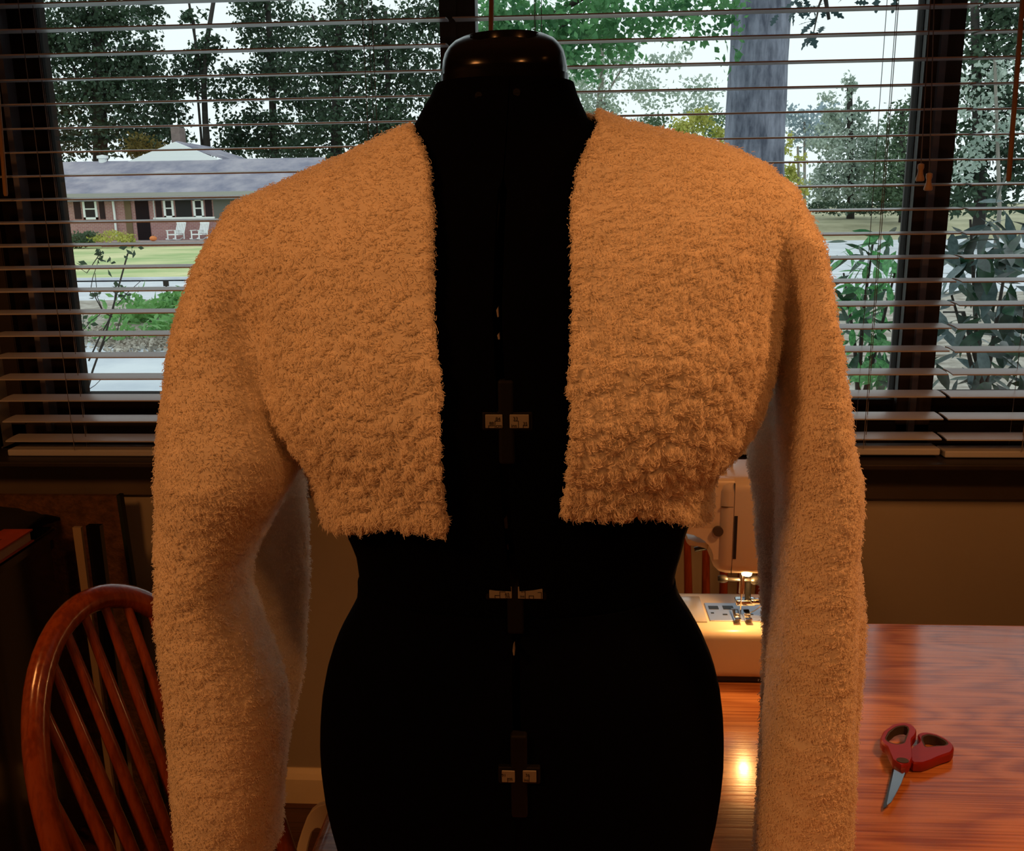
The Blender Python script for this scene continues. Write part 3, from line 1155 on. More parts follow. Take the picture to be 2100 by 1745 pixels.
# ------------------------------------------------------------------ table
TZ = 0.745
M_oak = wood_mat('honey_oak', (0.40, 0.13, 0.045), (0.72, 0.31, 0.12), axis=0, rough=0.22, coat=0.5, fine=125.0, rings=15.0)
M_leg = wood_mat('honey_oak_turned', (0.38, 0.13, 0.045), (0.66, 0.28, 0.11), axis=2, rough=0.3)
tb = thing('dining_table', 'honey oak table with rounded edge carrying the dress form, the sewing machine and the scissors', 'table', (0, 0, 0))
ty1 = onZ(1900, 1282, TZ)[1]
ty0 = 0.42
tl0 = onZ(683, 1712, TZ)[0] - .004
tx1 = 1.55
er = .012
# top as a loft of shrinking outlines so that the edge is a soft ogee
lev = [(0, TZ), (.004, TZ - .0006), (.009, TZ - .003), (.014, TZ - .009), (.015, TZ - .016), (.011, TZ - .024), (.006, TZ - .028)]
vs, fs = [], []
for off, z in lev:
    for (sx, sy) in ((0, 0), (1, 0), (1, 1), (0, 1)):
        X = (tx1 if sx else tl0) + (off if sx else -off)
        Yv = (ty1 if sy else ty0) + (off if sy else -off)
        vs.append((X, Yv, z))
for i in range(len(lev) - 1):
    for j in range(4):
        fs.append((i * 4 + j, i * 4 + (j + 1) % 4, (i + 1) * 4 + (j + 1) % 4, (i + 1) * 4 + j))
fs.append((0, 1, 2, 3))
k = (len(lev) - 1) * 4
fs.append((k + 3, k + 2, k + 1, k))
MB().add(vs, fs).build('tabletop', M_oak, tb, smooth='angle')
for (a, b, c, d_) in ((tl0 + .08, tx1 - .08, ty0 + .07, ty0 + .092), (tl0 + .08, tx1 - .08, ty1 - .092, ty1 - .07), (tl0 + .08, tl0 + .102, ty0 + .092, ty1 - .092), (tx1 - .102, tx1 - .08, ty0 + .092, ty1 - .092)):
    MB().box(a, b, c, d_, TZ - .10, TZ - .028).build('apron', M_oak, tb)
for X in (tl0 + .10, tx1 - .10):
    for Yv in (ty0 + .09, ty1 - .09):
        MB().lathe([(.016, 0), (.022, .02), (.018, .10), (.026, .22), (.030, .38), (.024, .50), (.033, .53), (.026, .56), (.034, .60), (.034, TZ - .0285)], X, Yv, 18).build('leg', M_leg, tb, smooth='angle')

# ------------------------------------------------------------------ sewing machine
M_sm = mat('cream_enamel', (0.66, 0.56, 0.43), 0.32, var=0.03, scale=4, coat=0.2)
M_smd = mat('dark_seam_plastic', (0.06, 0.045, 0.035), 0.5)  # dark brown for panel seams and screw cover
M_blk = mat('black_plastic', (0.006, 0.006, 0.006), 0.35)
M_steel = mat('polished_steel', (0.70, 0.73, 0.78), 0.12, metal=1.0)
M_steelb = mat('satin_needle_plate', (0.55, 0.62, 0.74), 0.30, metal=0.85)
M_clear = mat('grey_clear_cover', (0.42, 0.40, 0.38), 0.12, coat=0.5)
sm = thing('sewing_machine', 'cream sewing machine with lit needle standing on the oak table behind the jacket', 'sewing machine', (0, 0, 0))
SY = onZ(1500, 1404, TZ)[1]
zb0 = TZ + .006
zbed = onY(1500, 1297, SY)[2]
sx0, sx1 = onY(1075, 1350, SY)[0], onY(1700, 1350, SY)[0]
SYb = onZ(1500, 1212, zbed)[1]
bed = MB().box(sx0, sx1, SY, SYb, zb0, zbed, bev=.012).build('bed', M_sm, sm, smooth='angle')
for fx in (sx0 + .03, sx1 - .03):
    for fy in (SY + .03, SYb - .03):
        MB().lathe([(.010, TZ), (.011, TZ + .008)], fx, fy, 14).build('rubber_foot', M_blk, sm)
MB().box(sx0 + .004, sx1 - .004, SY + .004, SYb - .004, TZ + .003, TZ + .0085).build('base_tray', M_blk, sm)
# needle plate with slots
A, B = onZ(1449, 1238, zbed), onZ(1580, 1276, zbed)
C_ = onZ(1457, 1276, zbed)
np0, np1 = C_[0], C_[0] + .100
pl = MB().box(np0, np1, B[1], A[1], zbed - .002, zbed + .0016, bev=.0006).build('needle_plate', M_steelb, sm)
for (u, v, a, b) in ((1463, 1246, .013, .010), (1493, 1246, .014, .011), (1461, 1257, .004, .003), (1487, 1260, .006, .003), (1540, 1260, .006, .003)):
    p = onZ(u, v, zbed + .0016)
    MB().box(p[0] - a / 2, p[0] + a / 2, p[1] - b / 2, p[1] + b / 2, zbed + .0012, zbed + .0020).build('plate_slot', M_blk, pl)
MB().box(np0 - .05, np0 - .004, B[1] - .004, A[1] + .02, zbed - .001, zbed + .0022, bev=.001).build('bobbin_cover', M_clear, sm, smooth='angle')
ndl = onZ(1518, 1268, zbed)
NYl = ndl[1]
HY0, HY1 = NYl - .045, NYl + .065
hx0 = onY(1465, 1130, HY0)[0]
hx1 = hx0 + .105
hzb = onY(1505, 1183, HY0)[2]
hzt = onY(1500, 984, HY0)[2]
azb = onY(1420, 1096, HY0)[2]
head = MB().box(hx0, hx1, HY0, HY1, hzb, hzt, bev=.016).build('head', M_sm, sm, smooth='angle')
arm = MB().box(sx0 + .01, hx0 + .03, HY0 + .004, HY1 - .002, azb, hzt - .001, bev=.008).build('arm', M_sm, sm, smooth='angle')
MB().box(sx0 + .006, sx0 + .095, HY0 + .002, HY1 + .004, zbed - .01, hzt - .02, bev=.012).build('column', M_sm, sm, smooth='angle')
# curved web between arm and head
ccx_, ccz_ = hx0 - .040, azb - .034
web = [(hx0 + .02, azb + .006), (ccx_, azb + .006)]
web += [(ccx_ + .040 * math.sin(q), ccz_ + .034 * math.cos(q)) for q in np.linspace(0, PI / 2, 9)]
web += [(hx0 + .02, ccz_)]
MB().prism(web, 1, HY0 + .004, HY1 - .004).build('arm_web', M_sm, sm, smooth='angle')
cur = [(hx0 + .012, hzb + .034), (hx0 - .004, hzb + .026), (hx0 - .014, hzb + .026), (hx0 - .026, hzb + .031), (hx0 - .0275, hzb + .026)]
cur += [(hx0 - .024 + .036 * math.sin(q), hzb + .022 - .021 * (1 - math.cos(q)) - .0) for q in np.linspace(0, PI / 2, 9)]
cur += [(hx0 + .02, hzb + .001)]
MB().prism(cur, 1, HY0 + .05, HY1 - .006).build('thread_guard', M_sm, sm, smooth='angle')


def face(px0, py0, px1, py1, name, m_, d0=-.0008, d1=.004, parent=None, bev=0):
    A = onY(px0, (py0 + py1) / 2, HY0)
    B = onY(px1, (py0 + py1) / 2, HY0)
    A[2] = onY(px0, py0, HY0)[2]
    B[2] = onY(px1, py1, HY0)[2]
    return MB().box(A[0], B[0], HY0 + d0, HY0 + d1, B[2], A[2], bev=bev).build(name, m_, parent or sm)


face(1504.5, 1058, 1511, 1146, 'thread_slot', M_blk)
face(1503.4, 992, 1504.4, 1180, 'seam', M_smd, -.0002)
face(1480, 1039.2, 1504, 1040.4, 'seam', M_smd, -.0002)
p = onY(1473, 1090, HY0)
MB().tube([p + np.array([0, .004, 0]), p + np.array([0, -.001, 0])], .0062, n=18).build('screw_cover', M_smd, sm)
# presser lever
a, b, c = onY(1472, 1104, HY1 - .03), onY(1458, 1120, HY1 - .03), onY(1424, 1127, HY1 - .03)
MB().tube([a, b, c], [.006, .0055, .0045], n=10, flat=.7).build('presser_lever', M_blk, sm, smooth='angle')
# needle bar, clamp, presser foot, thread, lamp
zcl = onY(1515, 1189, NYl)[2]
MB().tube([(ndl[0], NYl, hzb + .01), (ndl[0], NYl, zcl - .018)], .0038, n=12).build('needle_bar', M_steel, sm, smooth='angle')
MB().tube([(ndl[0] + .010, NYl + .008, hzb + .01), (ndl[0] + .010, NYl + .008, zbed + .016)], .0040, n=12).build('presser_bar', M_blk, sm, smooth='angle')
cl0, cl1 = onY(1482, 1187, NYl), onY(1549, 1190, NYl)
cl = MB().tube([cl0, (cl0 + cl1) / 2, cl1], .0026, n=10).build('clamp_bar', M_blk, sm)
for q, r in ((cl0, .0052), (cl1, .0060)):
    MB().tube([q + np.array([-.006, 0, 0]), q + np.array([-.003, 0, 0]), q + np.array([.003, 0, 0]), q + np.array([.006, 0, 0])], [r * .7, r, r, r * .7], n=12).build('clamp_knob', M_blk, cl, smooth='angle')
MB().tube([(ndl[0], NYl, zcl - .018), (ndl[0], NYl, zbed + .002)], [.0012, .0006], n=6).build('needle', M_steel, sm)
MB().box(ndl[0] - .006, ndl[0] + .020, NYl + .002, NYl + .016, zbed + .016, zbed + .024, bev=.002).build('foot_clamp', M_steel, sm, smooth='angle')
for dx in (-.010, .004):
    MB().prism([(NYl - .020, zbed + .008), (NYl - .014, zbed + .0025), (NYl + .018, zbed + .0025), (NYl + .018, zbed + .006), (NYl + .006, zbed + .010), (NYl - .010, zbed + .006)], 0, ndl[0] + dx, ndl[0] + dx + .008).build('presser_foot', M_steel, sm)
MB().box(ndl[0] + .012, ndl[0] + .026, NYl - .002, NYl + .006, zbed + .019, zbed + .027, bev=.003).build('foot_screw', M_steel, sm, smooth='angle')
th = [onZ(1535, 1258, zbed + .004), onZ(1548, 1252, zbed + .006), onZ(1560, 1243, zbed + .010), onZ(1569, 1238, zbed + .006)]
MB().tube(th, .0007, n=5).build('thread', M_slat, sm)
M_bulb = mat('lit_bulb', (1, .8, .5), .4, emit=(1.0, .60, .24, 30.0))
MB().lathe([(.0001, hzb - .010), (.006, hzb - .008), (.0075, hzb - .002), (.0075, hzb + .002)], ndl[0] + .002, NYl - .018, 16).build('lamp_bulb', M_bulb, sm, smooth='angle')
lamp('sewing_machine_lamp', (ndl[0] + .002, NYl - .018, hzb - .016), .42, (1.0, .50, .16), .004)
# top fittings
ztop = hzt
pt = onZ(1500, 958, ztop)
gd = MB().tube([(pt[0], pt[1], ztop - .002), (pt[0], pt[1], ztop + .012), (pt[0] + .003, pt[1], ztop + .016)], [.0022, .0022, .0012], n=8).build('thread_guide', M_steel, sm, smooth='angle')
p2 = onZ(1476, 968, ztop)
MB().box(p2[0] - .012, p2[0] + .008, p2[1] - .006, p2[1] + .006, ztop - .001, ztop + .003, bev=.001).build('bobbin_winder_stop', M_clear, sm)
MB().tube([(hx0 + .08, HY1 - .03, ztop - .002), (hx0 + .08, HY1 - .03, ztop + .04)], .002, n=8).build('spool_pin', M_steel, sm)

# ------------------------------------------------------------------ scissors
M_red = mat('red_plastic', (0.36, 0.022, 0.022), 0.38, var=0.05, scale=30)
M_grip = mat('grey_rubber_grip', (0.075, 0.055, 0.045), 0.7)
sc_ = thing('scissors', 'red handled scissors with grey grips lying half open on the oak table', 'scissors', (0, 0, 0))


def zs_(pts, z):
    return np.array([onZ(1760 + a / 6.7125, 1440 + b / 6.7125, z)[:2] for a, b in pts])


def polar(poly, c, n=44, close=True):
    d = []
    k = len(poly)
    for i in range(k):
        for t in np.linspace(0, 1, 12, endpoint=False):
            d.append(poly[i] * (1 - t) + poly[(i + 1) % k] * t)
    d = np.array(d) - c
    a = np.arctan2(d[:, 1], d[:, 0])
    r = np.hypot(d[:, 0], d[:, 1])
    o = np.argsort(a)
    th = np.linspace(-PI, PI, n, endpoint=False)
    R = np.interp(th, a[o], r[o], period=2 * PI)
    R = (np.roll(R, 1) + 2 * R + np.roll(R, -1)) / 4
    return th, R


def ring(c, Ro, Ri, th, z0, z1, bev):
    vs, fs = [], []
    n = len(th)
    prof_ = [(0, z0 + bev, 0), (bev, z0, 0), (0, z0, 1), (0, z1, 1), (bev, z1, 0), (0, z1 - bev, 0)]
    for off, z, inner_ in prof_:
        R = (Ri if inner_ else Ro - off)
        for j in range(n):
            vs.append((c[0] + R[j] * math.cos(th[j]), c[1] + R[j] * math.sin(th[j]), z))
    m_ = len(prof_)
    for i in range(m_):
        for j in range(n):
            k2 = (i + 1) % m_
            fs.append((i * n + j, i * n + (j + 1) % n, k2 * n + (j + 1) % n, k2 * n + j))
    return MB().add(vs, fs)


def handle(outer, hole, cpx, z0, z1):
    O, H = zs_(outer, z1), zs_(hole, z1)
    c = zs_([cpx], z1)[0]
    th, Ro = polar(O, c)
    _, Ri = polar(H, c)
    Ri = np.minimum(Ri, Ro - .002)
    h = ring(c, Ro, Ri, th, z0, z1, .0018).build('handle', M_red, sc_, smooth='angle')
    ring(c, Ri + .0002, Ri - .0020, th, z0 + .0006, z1 - .0003, .0002).build('grip_inlay', M_grip, h, smooth='angle')


handle([(300, 500), (350, 385), (470, 300), (620, 268), (740, 290), (802, 360), (800, 430), (745, 500), (728, 620), (738, 760), (742, 850), (715, 885), (500, 870), (474, 840), (470, 760), (490, 680), (440, 625), (335, 575)],
       [(365, 505), (410, 405), (520, 330), (640, 308), (712, 335), (690, 430), (640, 565), (560, 580), (480, 575), (400, 545)], (560, 455), TZ + .006, TZ + .0175)
handle([(700, 640), (815, 590), (845, 520), (815, 440), (845, 408), (940, 402), (1080, 430), (1210, 490), (1300, 560), (1322, 630), (1290, 690), (1120, 740), (940, 810), (765, 872), (690, 830)],
       [(868, 520), (872, 462), (960, 432), (1090, 460), (1205, 518), (1252, 568), (1210, 598), (1060, 606), (920, 626)], (1030, 545), TZ + .0008, TZ + .0125)
# blades: upper one bright, lower one edge on below it
z1 = TZ + .0095
up = zs_([(500, 900), (665, 900), (640, 1010), (590, 1130), (520, 1250), (455, 1350), (405, 1378), (398, 1350), (440, 1160), (480, 990)], z1)
bl = MB().prism([tuple(p) for p in up], 2, z1 - .0016, z1)
xm_ = up[:, 0].mean()
bl.v = [(x, y, z + .17 * (x - xm_)) for x, y, z in bl.v]
bl.build('blade', M_steel, sc_, bevel=.0003)
lw = zs_([(470, 905), (640, 905), (560, 1130), (470, 1310), (385, 1440), (345, 1465), (345, 1420), (400, 1230), (450, 1000)], TZ + .005)
MB().prism([tuple(p) for p in lw], 2, TZ + .0035, TZ + .0052).build('blade', mat('dark_blade_steel', (.20, .19, .18), .35, metal=1.0), sc_, bevel=.0003)
cx_ = zs_([(612, 800)], TZ + .0178)[0]
MB().lathe([(.0055, TZ + .0165), (.0055, TZ + .0181), (.0001, TZ + .0183)], cx_[0], cx_[1], 20, 1.15, .9).build('pivot_cap', M_grip, sc_, smooth='angle')

# ------------------------------------------------------------------ bow-back chairs
M_chair = wood_mat('cherry_stained_oak', (0.21, 0.036, 0.006), (0.33, 0.066, 0.012), axis=2, rough=0.22, coat=0.5)


def chair(label, loc, theta, rho=.31, w=.20, h=.435, nsp=10):
    """bow-back chair; local frame: back plane along local x through the origin, seat towards local -y"""
    t = thing('windsor_chair', label, 'chair', (loc[0], loc[1], 0), theta, group='bow-back chairs')
    zs = .45

    def bp(u, v):
        return np.array([u, math.sin(rho) * v, zs + math.cos(rho) * v])
    tt = np.linspace(0, PI, 41)
    us = -np.cos(tt) * w * (1 - .18 * (1 - np.sin(tt)) ** 1.3)
    vv = h * np.sin(tt) ** .75
    MB().tube([bp(a, b - .012) for a, b in zip(us, vv)], [.0135 + .0022 * math.sin(q) for q in tt], n=14).build('bow', M_chair, t, smooth='angle')
    for i in range(nsp):
        q = (i + .5) / nsp * 2 - 1
        ub = q * w * .66
        ut = q * w * .86
        # height of the bow at ut
        j = np.argmin(np.abs(us[8:33] - ut)) + 8
        vt = vv[j]
        ptsx = [bp(ub + (ut - ub) * s, vt * s - .004) for s in (0, .2, .45, .7, 1)]
        MB().tube(ptsx, [.0055, .0072, .0082, .0070, .0052], n=10).build('spindle', M_chair, t, smooth='angle')
    # saddle seat
    outl = []
    for k in range(40):
        a = 2 * PI * k / 40
        outl.append((.158 * se(math.cos(a), 2.3), -.205 + .205 * se(math.sin(a), 2.3)))
    vs, fs = [], []
    for sc, z in ((.90, zs - .034), (1.0, zs - .020), (1.0, zs - .006), (.96, zs), (.70, zs - .006), (.35, zs - .010)):
        for x, y_ in outl:
            vs.append((x * sc, -.195 + (y_ + .195) * sc, z))
    n = 40
    for i in range(5):
        for j in range(n):
            fs.append((i * n + j, i * n + (j + 1) % n, (i + 1) * n + (j + 1) % n, (i + 1) * n + j))
    fs += [tuple(range(n))[::-1], tuple(5 * n + j for j in range(n))]
    MB().add(vs, fs).build('seat', M_chair, t, smooth='angle')
    L = []
    for sx in (-1, 1):
        for (yt, ybm) in ((-.06, .01), (-.33, -.39)):
            a, b = np.array([sx * .135, yt, zs - .025]), np.array([sx * .195, ybm, 0])
            L.append((a, b))
            MB().tube([a + (b - a) * s for s in (0, .15, .4, .6, .8, 1)], [.013, .016, .020, .016, .017, .012], n=12).build('leg', M_chair, t, smooth='angle')

    def on(k, s):
        return L[k][0] + (L[k][1] - L[k][0]) * s
    m1, m2 = (on(0, .55), on(1, .55)), (on(2, .55), on(3, .55))
    for a, b in (m1, m2, ((m1[0] + m1[1]) / 2, (m2[0] + m2[1]) / 2)):
        MB().tube([a, (a + b) / 2, b], [.008, .012, .008], n=10).build('stretcher', M_chair, t, smooth='angle')
    return t


ch1 = chair('reddish bow-back wooden chair at the left, beside the jacket sleeve', (-.448, .971), 1.15, rho=.361, w=.173, h=.466)
c2x = onY(1475, 1150, 1.52)[0]
ch2 = chair('bow-back wooden chair whose spindles show behind the sewing machine', (c2x, 1.52), 0.0, rho=.16, w=.20, h=.42)

# ------------------------------------------------------------------ white stool on the floor
M_cream = mat('cream_plastic', (0.92, 0.80, 0.58), 0.4, var=0.03, scale=5)
st = thing('step_stool', 'cream plastic step stool with arched side on the floor behind the table corner', 'stool', (0, 0, 0))
sY0, sY1 = 1.44, 1.66
a = onY(640, 1655, sY0 + .02)
szt = onY(690, 1648, sY1 - .05)[2]
sxl = onY(628, 1690, sY0)[0]
sxr = sxl + .36
# arched panels: rounded shoulder, narrow arch between two legs
opx = [(606, 1752), (611, 1730), (619, 1704), (628, 1680), (638, 1664), (652, 1653), (670, 1648), (690, 1646)]
ipx = [(628, 1752), (633, 1728), (639, 1708), (646, 1700), (653, 1698), (660, 1702), (665, 1714), (669, 1730), (673, 1752)]
for Yp in (sY0, sY1 - .012):
    q = [onY(u, v, sY0) for u, v in opx]
    out = [(q[0][0] - .02, 0.0)] + [(p[0], p[2]) for p in q] + [(sxl + .30, q[-1][2]), (sxl + .335, q[-1][2] - .012), (sxl + .35, q[-1][2] - .05), (sxl + .38, 0.0)]
    q2_ = [onY(u, v, sY0) for u, v in ipx]
    out += [(q2_[-1][0] + .02, 0.0)] + [(p[0], p[2]) for p in q2_[::-1]] + [(q2_[0][0] - .02, 0.0)]
    MB().prism(out, 1, Yp, Yp + .012).build('arched_side', M_cream, st, bevel=.0015)
    szt = q[-1][2]
MB().box(sxl + .045, sxr - .03, sY0 + .004, sY1 - .004, szt - .014, szt - .001, bev=.006).build('tread', M_cream, st, smooth='angle')

# ------------------------------------------------------------------ left corner: cabinet, cork board, books
M_lacq = mat('black_lacquer', (0.004, 0.004, 0.0045), 0.14, coat=0.6)
M_cork = mat('cork', (0.115, 0.052, 0.022), 0.95, var=0.35, scale=60, bump=0.4, bscale=120)
M_green = mat('dark_green_edge', (0.010, 0.018, 0.012), 0.6)
M_cloth = mat('black_brown_cloth', (0.010, 0.006, 0.004), 0.95)
M_bred = mat('red_cover', (0.40, 0.06, 0.018), 0.5, var=0.25, scale=14)
M_page = mat('paper_pages', (0.55, 0.42, 0.28), 0.8)
cb = thing('cork_board', 'brown cork board with dark green edge leaning on the wall below the window', 'board', (0, 0, 0))
bt = onY(247, 1017, W - .075)
bb_ = onY(274, 1462, W - .03)
rx = bt[0]
MB().prism([(W - .030, .0), (W - .018, .0), (W - .063, bt[2]), (W - .075, bt[2])], 0, rx - .62, rx - .008).build('cork_panel', M_cork, cb)
MB().prism([(W - .032, .0), (W - .016, .0), (W - .061, bt[2] + .002), (W - .077, bt[2] + .002)], 0, rx - .008, rx).build('edge_strip', M_green, cb)
cab = thing('black_cabinet', 'glossy black lacquered cabinet in the dark corner left of the chair', 'cabinet', (0, 0, 0))
CZ = .72
pA, pB = onZ(0, 1157, CZ), onZ(118, 1079, CZ)
cu = (pB - pA)[:2] / np.linalg.norm((pB - pA)[:2])
cn = np.array([-cu[1], cu[0]])          # away from the viewer's right
p0 = pA[:2] - cu * .35
p1 = pB[:2]
wd_ = .55
quad = [tuple(p0), tuple(p1), tuple(p1 + cn * wd_), tuple(p0 + cn * wd_)]
MB().prism(quad, 2, CZ - .022, CZ).build('top', M_lacq, cab, bevel=.004)
ins = .012
q2 = [tuple(p0 + cu * ins + cn * ins), tuple(p1 - cu * ins + cn * ins), tuple(p1 - cu * ins + cn * (wd_ - ins)), tuple(p0 + cu * ins + cn * (wd_ - ins))]
MB().prism(q2, 2, .04, CZ - .022).build('body', M_lacq, cab, bevel=.002)
q3 = [tuple(p0 + cu * .03 + cn * .03), tuple(p1 - cu * .03 + cn * .03), tuple(p1 - cu * .03 + cn * (wd_ - .03)), tuple(p0 + cu * .03 + cn * (wd_ - .03))]
MB().prism(q3, 2, 0, .04).build('plinth', M_cloth, cab)
bk = thing('book', 'red covered book with pale pages lying on the black cabinet', 'book', (0, 0, 0))
b1 = onZ(66, 1090, CZ + .02)[:2]
bq = lambda e: [tuple(b1 + cu * (-.30 - e) + cn * (0 - e)), tuple(b1 + cu * e + cn * (0 - e)), tuple(b1 + cu * e + cn * (.20 + e)), tuple(b1 - cu * (.30 + e) + cn * (.20 + e))]
MB().prism(bq(-.003), 2, CZ + .003, CZ + .022).build('pages', M_page, bk)
MB().prism(bq(.001), 2, CZ, CZ + .003).build('cover', M_bred, bk)
MB().prism(bq(.001), 2, CZ + .022, CZ + .025).build('cover', M_bred, bk)
# dark cloth draped over the back of the cabinet with a ragged corner
cl_ = MB()
rows, cols = 10, 16
ca0 = onZ(-60, 1046, CZ + .03)
ca1 = onZ(150, 1043, CZ + .03)
cb1 = onZ(222, 1084, CZ - .03)
vs, fs = [], []
zt_ = CZ + .012
c0 = p1 + cu * .01
for i in range(rows):
    for j in range(cols):
        s, t = i / (rows - 1), j / (cols - 1)
        q = p1 + cn * (.03 + .42 * t) + cu * (-.20 + .32 * s + .012 * math.sin(j * 2.3))
        over = max(0.0, (q - p1) @ cu)
        z = zt_ + .03 * math.exp(-((t - .35) / .25) ** 2) + .004 * math.sin(i * 1.3 + j * 1.9) - over * .38 - .006 * (random.random() if i == rows - 1 else 0)
        vs.append((q[0], q[1], z))
for i in range(rows - 1):
    for j in range(cols - 1):
        fs.append((i * cols + j, i * cols + j + 1, (i + 1) * cols + j + 1, (i + 1) * cols + j))
co = cl_.add(vs, fs).build('dark_cloth', M_cloth, smooth=True)
sd = co.modifiers.new('thickness', 'SOLIDIFY')
sd.thickness = .006
sd.offset = 1
tag(co, 'dark cloth with a ragged corner draped over the back of the black cabinet', 'cloth')
# pale board standing on edge between the cabinet and the cork board
pa_ = onY(151, 1080, 1.66)
pb_ = onY(168, 1080, 1.66)
pz = pa_[2]
tag(MB().prism([(pa_[0], pz), (pb_[0], pz), (pb_[0] - .002, 0), (pa_[0] + .006, 0)], 1, 1.655, 1.663).build('foam_board', mat('pale_card', (.34, .25, .15), .8)),
    'narrow pale board standing upright behind the black cabinet', 'board')
tag(MB().prism([(pb_[0] + .002, pz - .002), (pb_[0] + .030, pz - .002), (pb_[0] + .028, 0), (pb_[0] + .002, 0)], 1, 1.67, 1.684).build('black_folder', M_lacq),
    'black folder standing upright beside the narrow pale board', 'folder')

# ------------------------------------------------------------------ outdoors: ground
G = -0.30
M_dirt = mat('bare_ground', (0.30, 0.26, 0.19), 0.95, scale=0.6, col2=(0.42, 0.38, 0.26), bump=0.2)
M_lawn = mat('lawn_grass', (0.34, 0.46, 0.18), 0.95, scale=0.30, col2=(0.70, 0.67, 0.36))
M_street = mat('pale_asphalt', (0.55, 0.57, 0.62), 0.85, scale=1.2, col2=(0.70, 0.72, 0.76))
M_drive = mat('concrete_drive', (0.50, 0.55, 0.62), 0.7, scale=0.9, col2=(0.68, 0.72, 0.76))
M_litter = mat('leaf_litter_ground', (0.22, 0.19, 0.15), 0.95, scale=5, col2=(0.48, 0.44, 0.38), bump=0.5)
M_far = mat('far_ground', (0.32, 0.32, 0.22), 0.95, scale=0.15, col2=(0.56, 0.52, 0.38))


def slab(name, poly, z, m_, t=.02):
    return tag(MB().prism(poly, 2, z - t, z).build(name, m_), kind='structure')


slab('ground', [(-140, W + .6), (160, W + .6), (160, 260), (-140, 260)], G, M_far, .2)
slab('lawn', [(-60, 22.2), (2, 22.2), (6, 46.5), (-60, 46.5)], G + .06, M_lawn, .07)
slab('street', [(-60, 15.6), (0, 17.4), (60, 17.4), (60, 22.2), (-60, 22.2)], G + .03, M_street, .04)
slab('pavement', [(3.0, 22.4), (40, 22.4), (40, 43), (6.5, 43)], G + .035, M_street, .04)
slab('kerb', [(-60, 22.2), (3, 22.2), (3, 22.4), (-60, 22.4)], G + .12, M_street, .13)
slab('verge', [(-40, 12.2), (-6.6, 11.8), (-5.2, 11.0), (-4.4, 10.7), (-2.5, 10.1), (60, 10.1), (60, 17.4), (0, 17.4), (-40, 16.2)], G + .05, M_litter, .05)
slab('driveway', [(-40, 3), (-1.0, 3), (-1.0, 10.0), (-2.5, 10.1), (-4.4, 10.7), (-5.2, 11.0), (-6.6, 11.8), (-40, 12.2)], G + .04, M_drive, .04)
slab('front_bed', [(-1.0, 3), (60, 3), (60, 10.1), (-1.0, 10.1)], G + .03, M_litter, .04)
M_bank = mat('dry_bank_grass', (0.30, 0.29, 0.17), 0.95, scale=0.5, col2=(0.50, 0.46, 0.30))
bank = MB().prism([(43, G), (47, G + .65), (70, G + 1.5), (70, G - .1), (43, G - .1)], 0, 8, 70).build('bank', M_bank)
tag(bank, kind='structure')

# ------------------------------------------------------------------ foliage helpers
M_lf_dark = mat('dark_leaves', (0.016, 0.040, 0.020), 0.7, scale=0.5, col2=(0.050, 0.095, 0.050), trans=.25)
M_lf_mid = mat('mid_leaves', (0.045, 0.095, 0.050), 0.7, scale=0.5, col2=(0.14, 0.22, 0.12), trans=.3)
M_lf_grey = mat('grey_green_leaves', (0.24, 0.32, 0.26), 0.8, scale=0.5, col2=(0.54, 0.62, 0.54), trans=.3)
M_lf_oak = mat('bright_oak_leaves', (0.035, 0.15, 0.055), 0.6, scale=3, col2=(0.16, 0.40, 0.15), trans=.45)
M_lf_yel = mat('yellow_green_leaves', (0.34, 0.38, 0.07), 0.8, scale=0.8, col2=(0.60, 0.56, 0.16), trans=.35)
M_lf_gold = mat('golden_leaves', (0.10, 0.075, 0.012), 0.8, scale=0.8, col2=(0.20, 0.15, 0.03), trans=.3)
M_bark = mat('dark_bark', (0.030, 0.026, 0.022), 0.95, var=0.3, scale=3, stretch=(1, 1, .2), bump=.4)
M_barkg = mat('grey_bark', (0.075, 0.085, 0.12), 0.95, scale=13, col2=(0.25, 0.27, 0.34), stretch=(1, 1, .25), bump=1.0, bscale=26)
M_barkl = mat('pale_bark', (0.22, 0.20, 0.17), 0.95, var=0.25, scale=4, stretch=(1, 1, .2))


def leafcloud(name, blobs, size, m_, parent, seed=0, aspect=.62):
    """blobs: (centre, radii, count). Every leaf is a small folded rhombus; one mesh."""
    rg = np.random.default_rng(seed)
    Cs, Ss = [], []
    for c, r, n in blobs:
        n = int(n)
        nc = max(6, n // 26)
        cc = rg.normal(size=(nc, 3))
        cc /= np.linalg.norm(cc, axis=1, keepdims=True)
        cc *= rg.random((nc, 1)) ** .42
        q = cc[rg.integers(0, nc, n)] + rg.normal(size=(n, 3)) * (.30 / nc ** .22 + .05)
        Cs.append(np.array(c) + q * np.array(r))
        Ss.append(size * (.6 + .8 * rg.random(n)))
    Cn = np.vstack(Cs)
    S = np.concatenate(Ss)[:, None]
    n = len(Cn)
    a = rg.normal(size=(n, 3))
    a[:, 2] -= .4
    a /= np.linalg.norm(a, axis=1, keepdims=True)
    b = np.cross(a, rg.normal(size=(n, 3)))
    b /= np.linalg.norm(b, axis=1, keepdims=True) + 1e-9
    up = np.cross(a, b)
    V = np.stack([Cn - a * S * .5, Cn + b * S * aspect * .5 + up * S * .08, Cn + a * S * .5, Cn - b * S * aspect * .5 + up * S * .08], 1).reshape(-1, 3)
    Fq = np.arange(n * 4).reshape(n, 4)
    return tag(npmesh(name, V, Fq, m_, parent), kind='stuff')


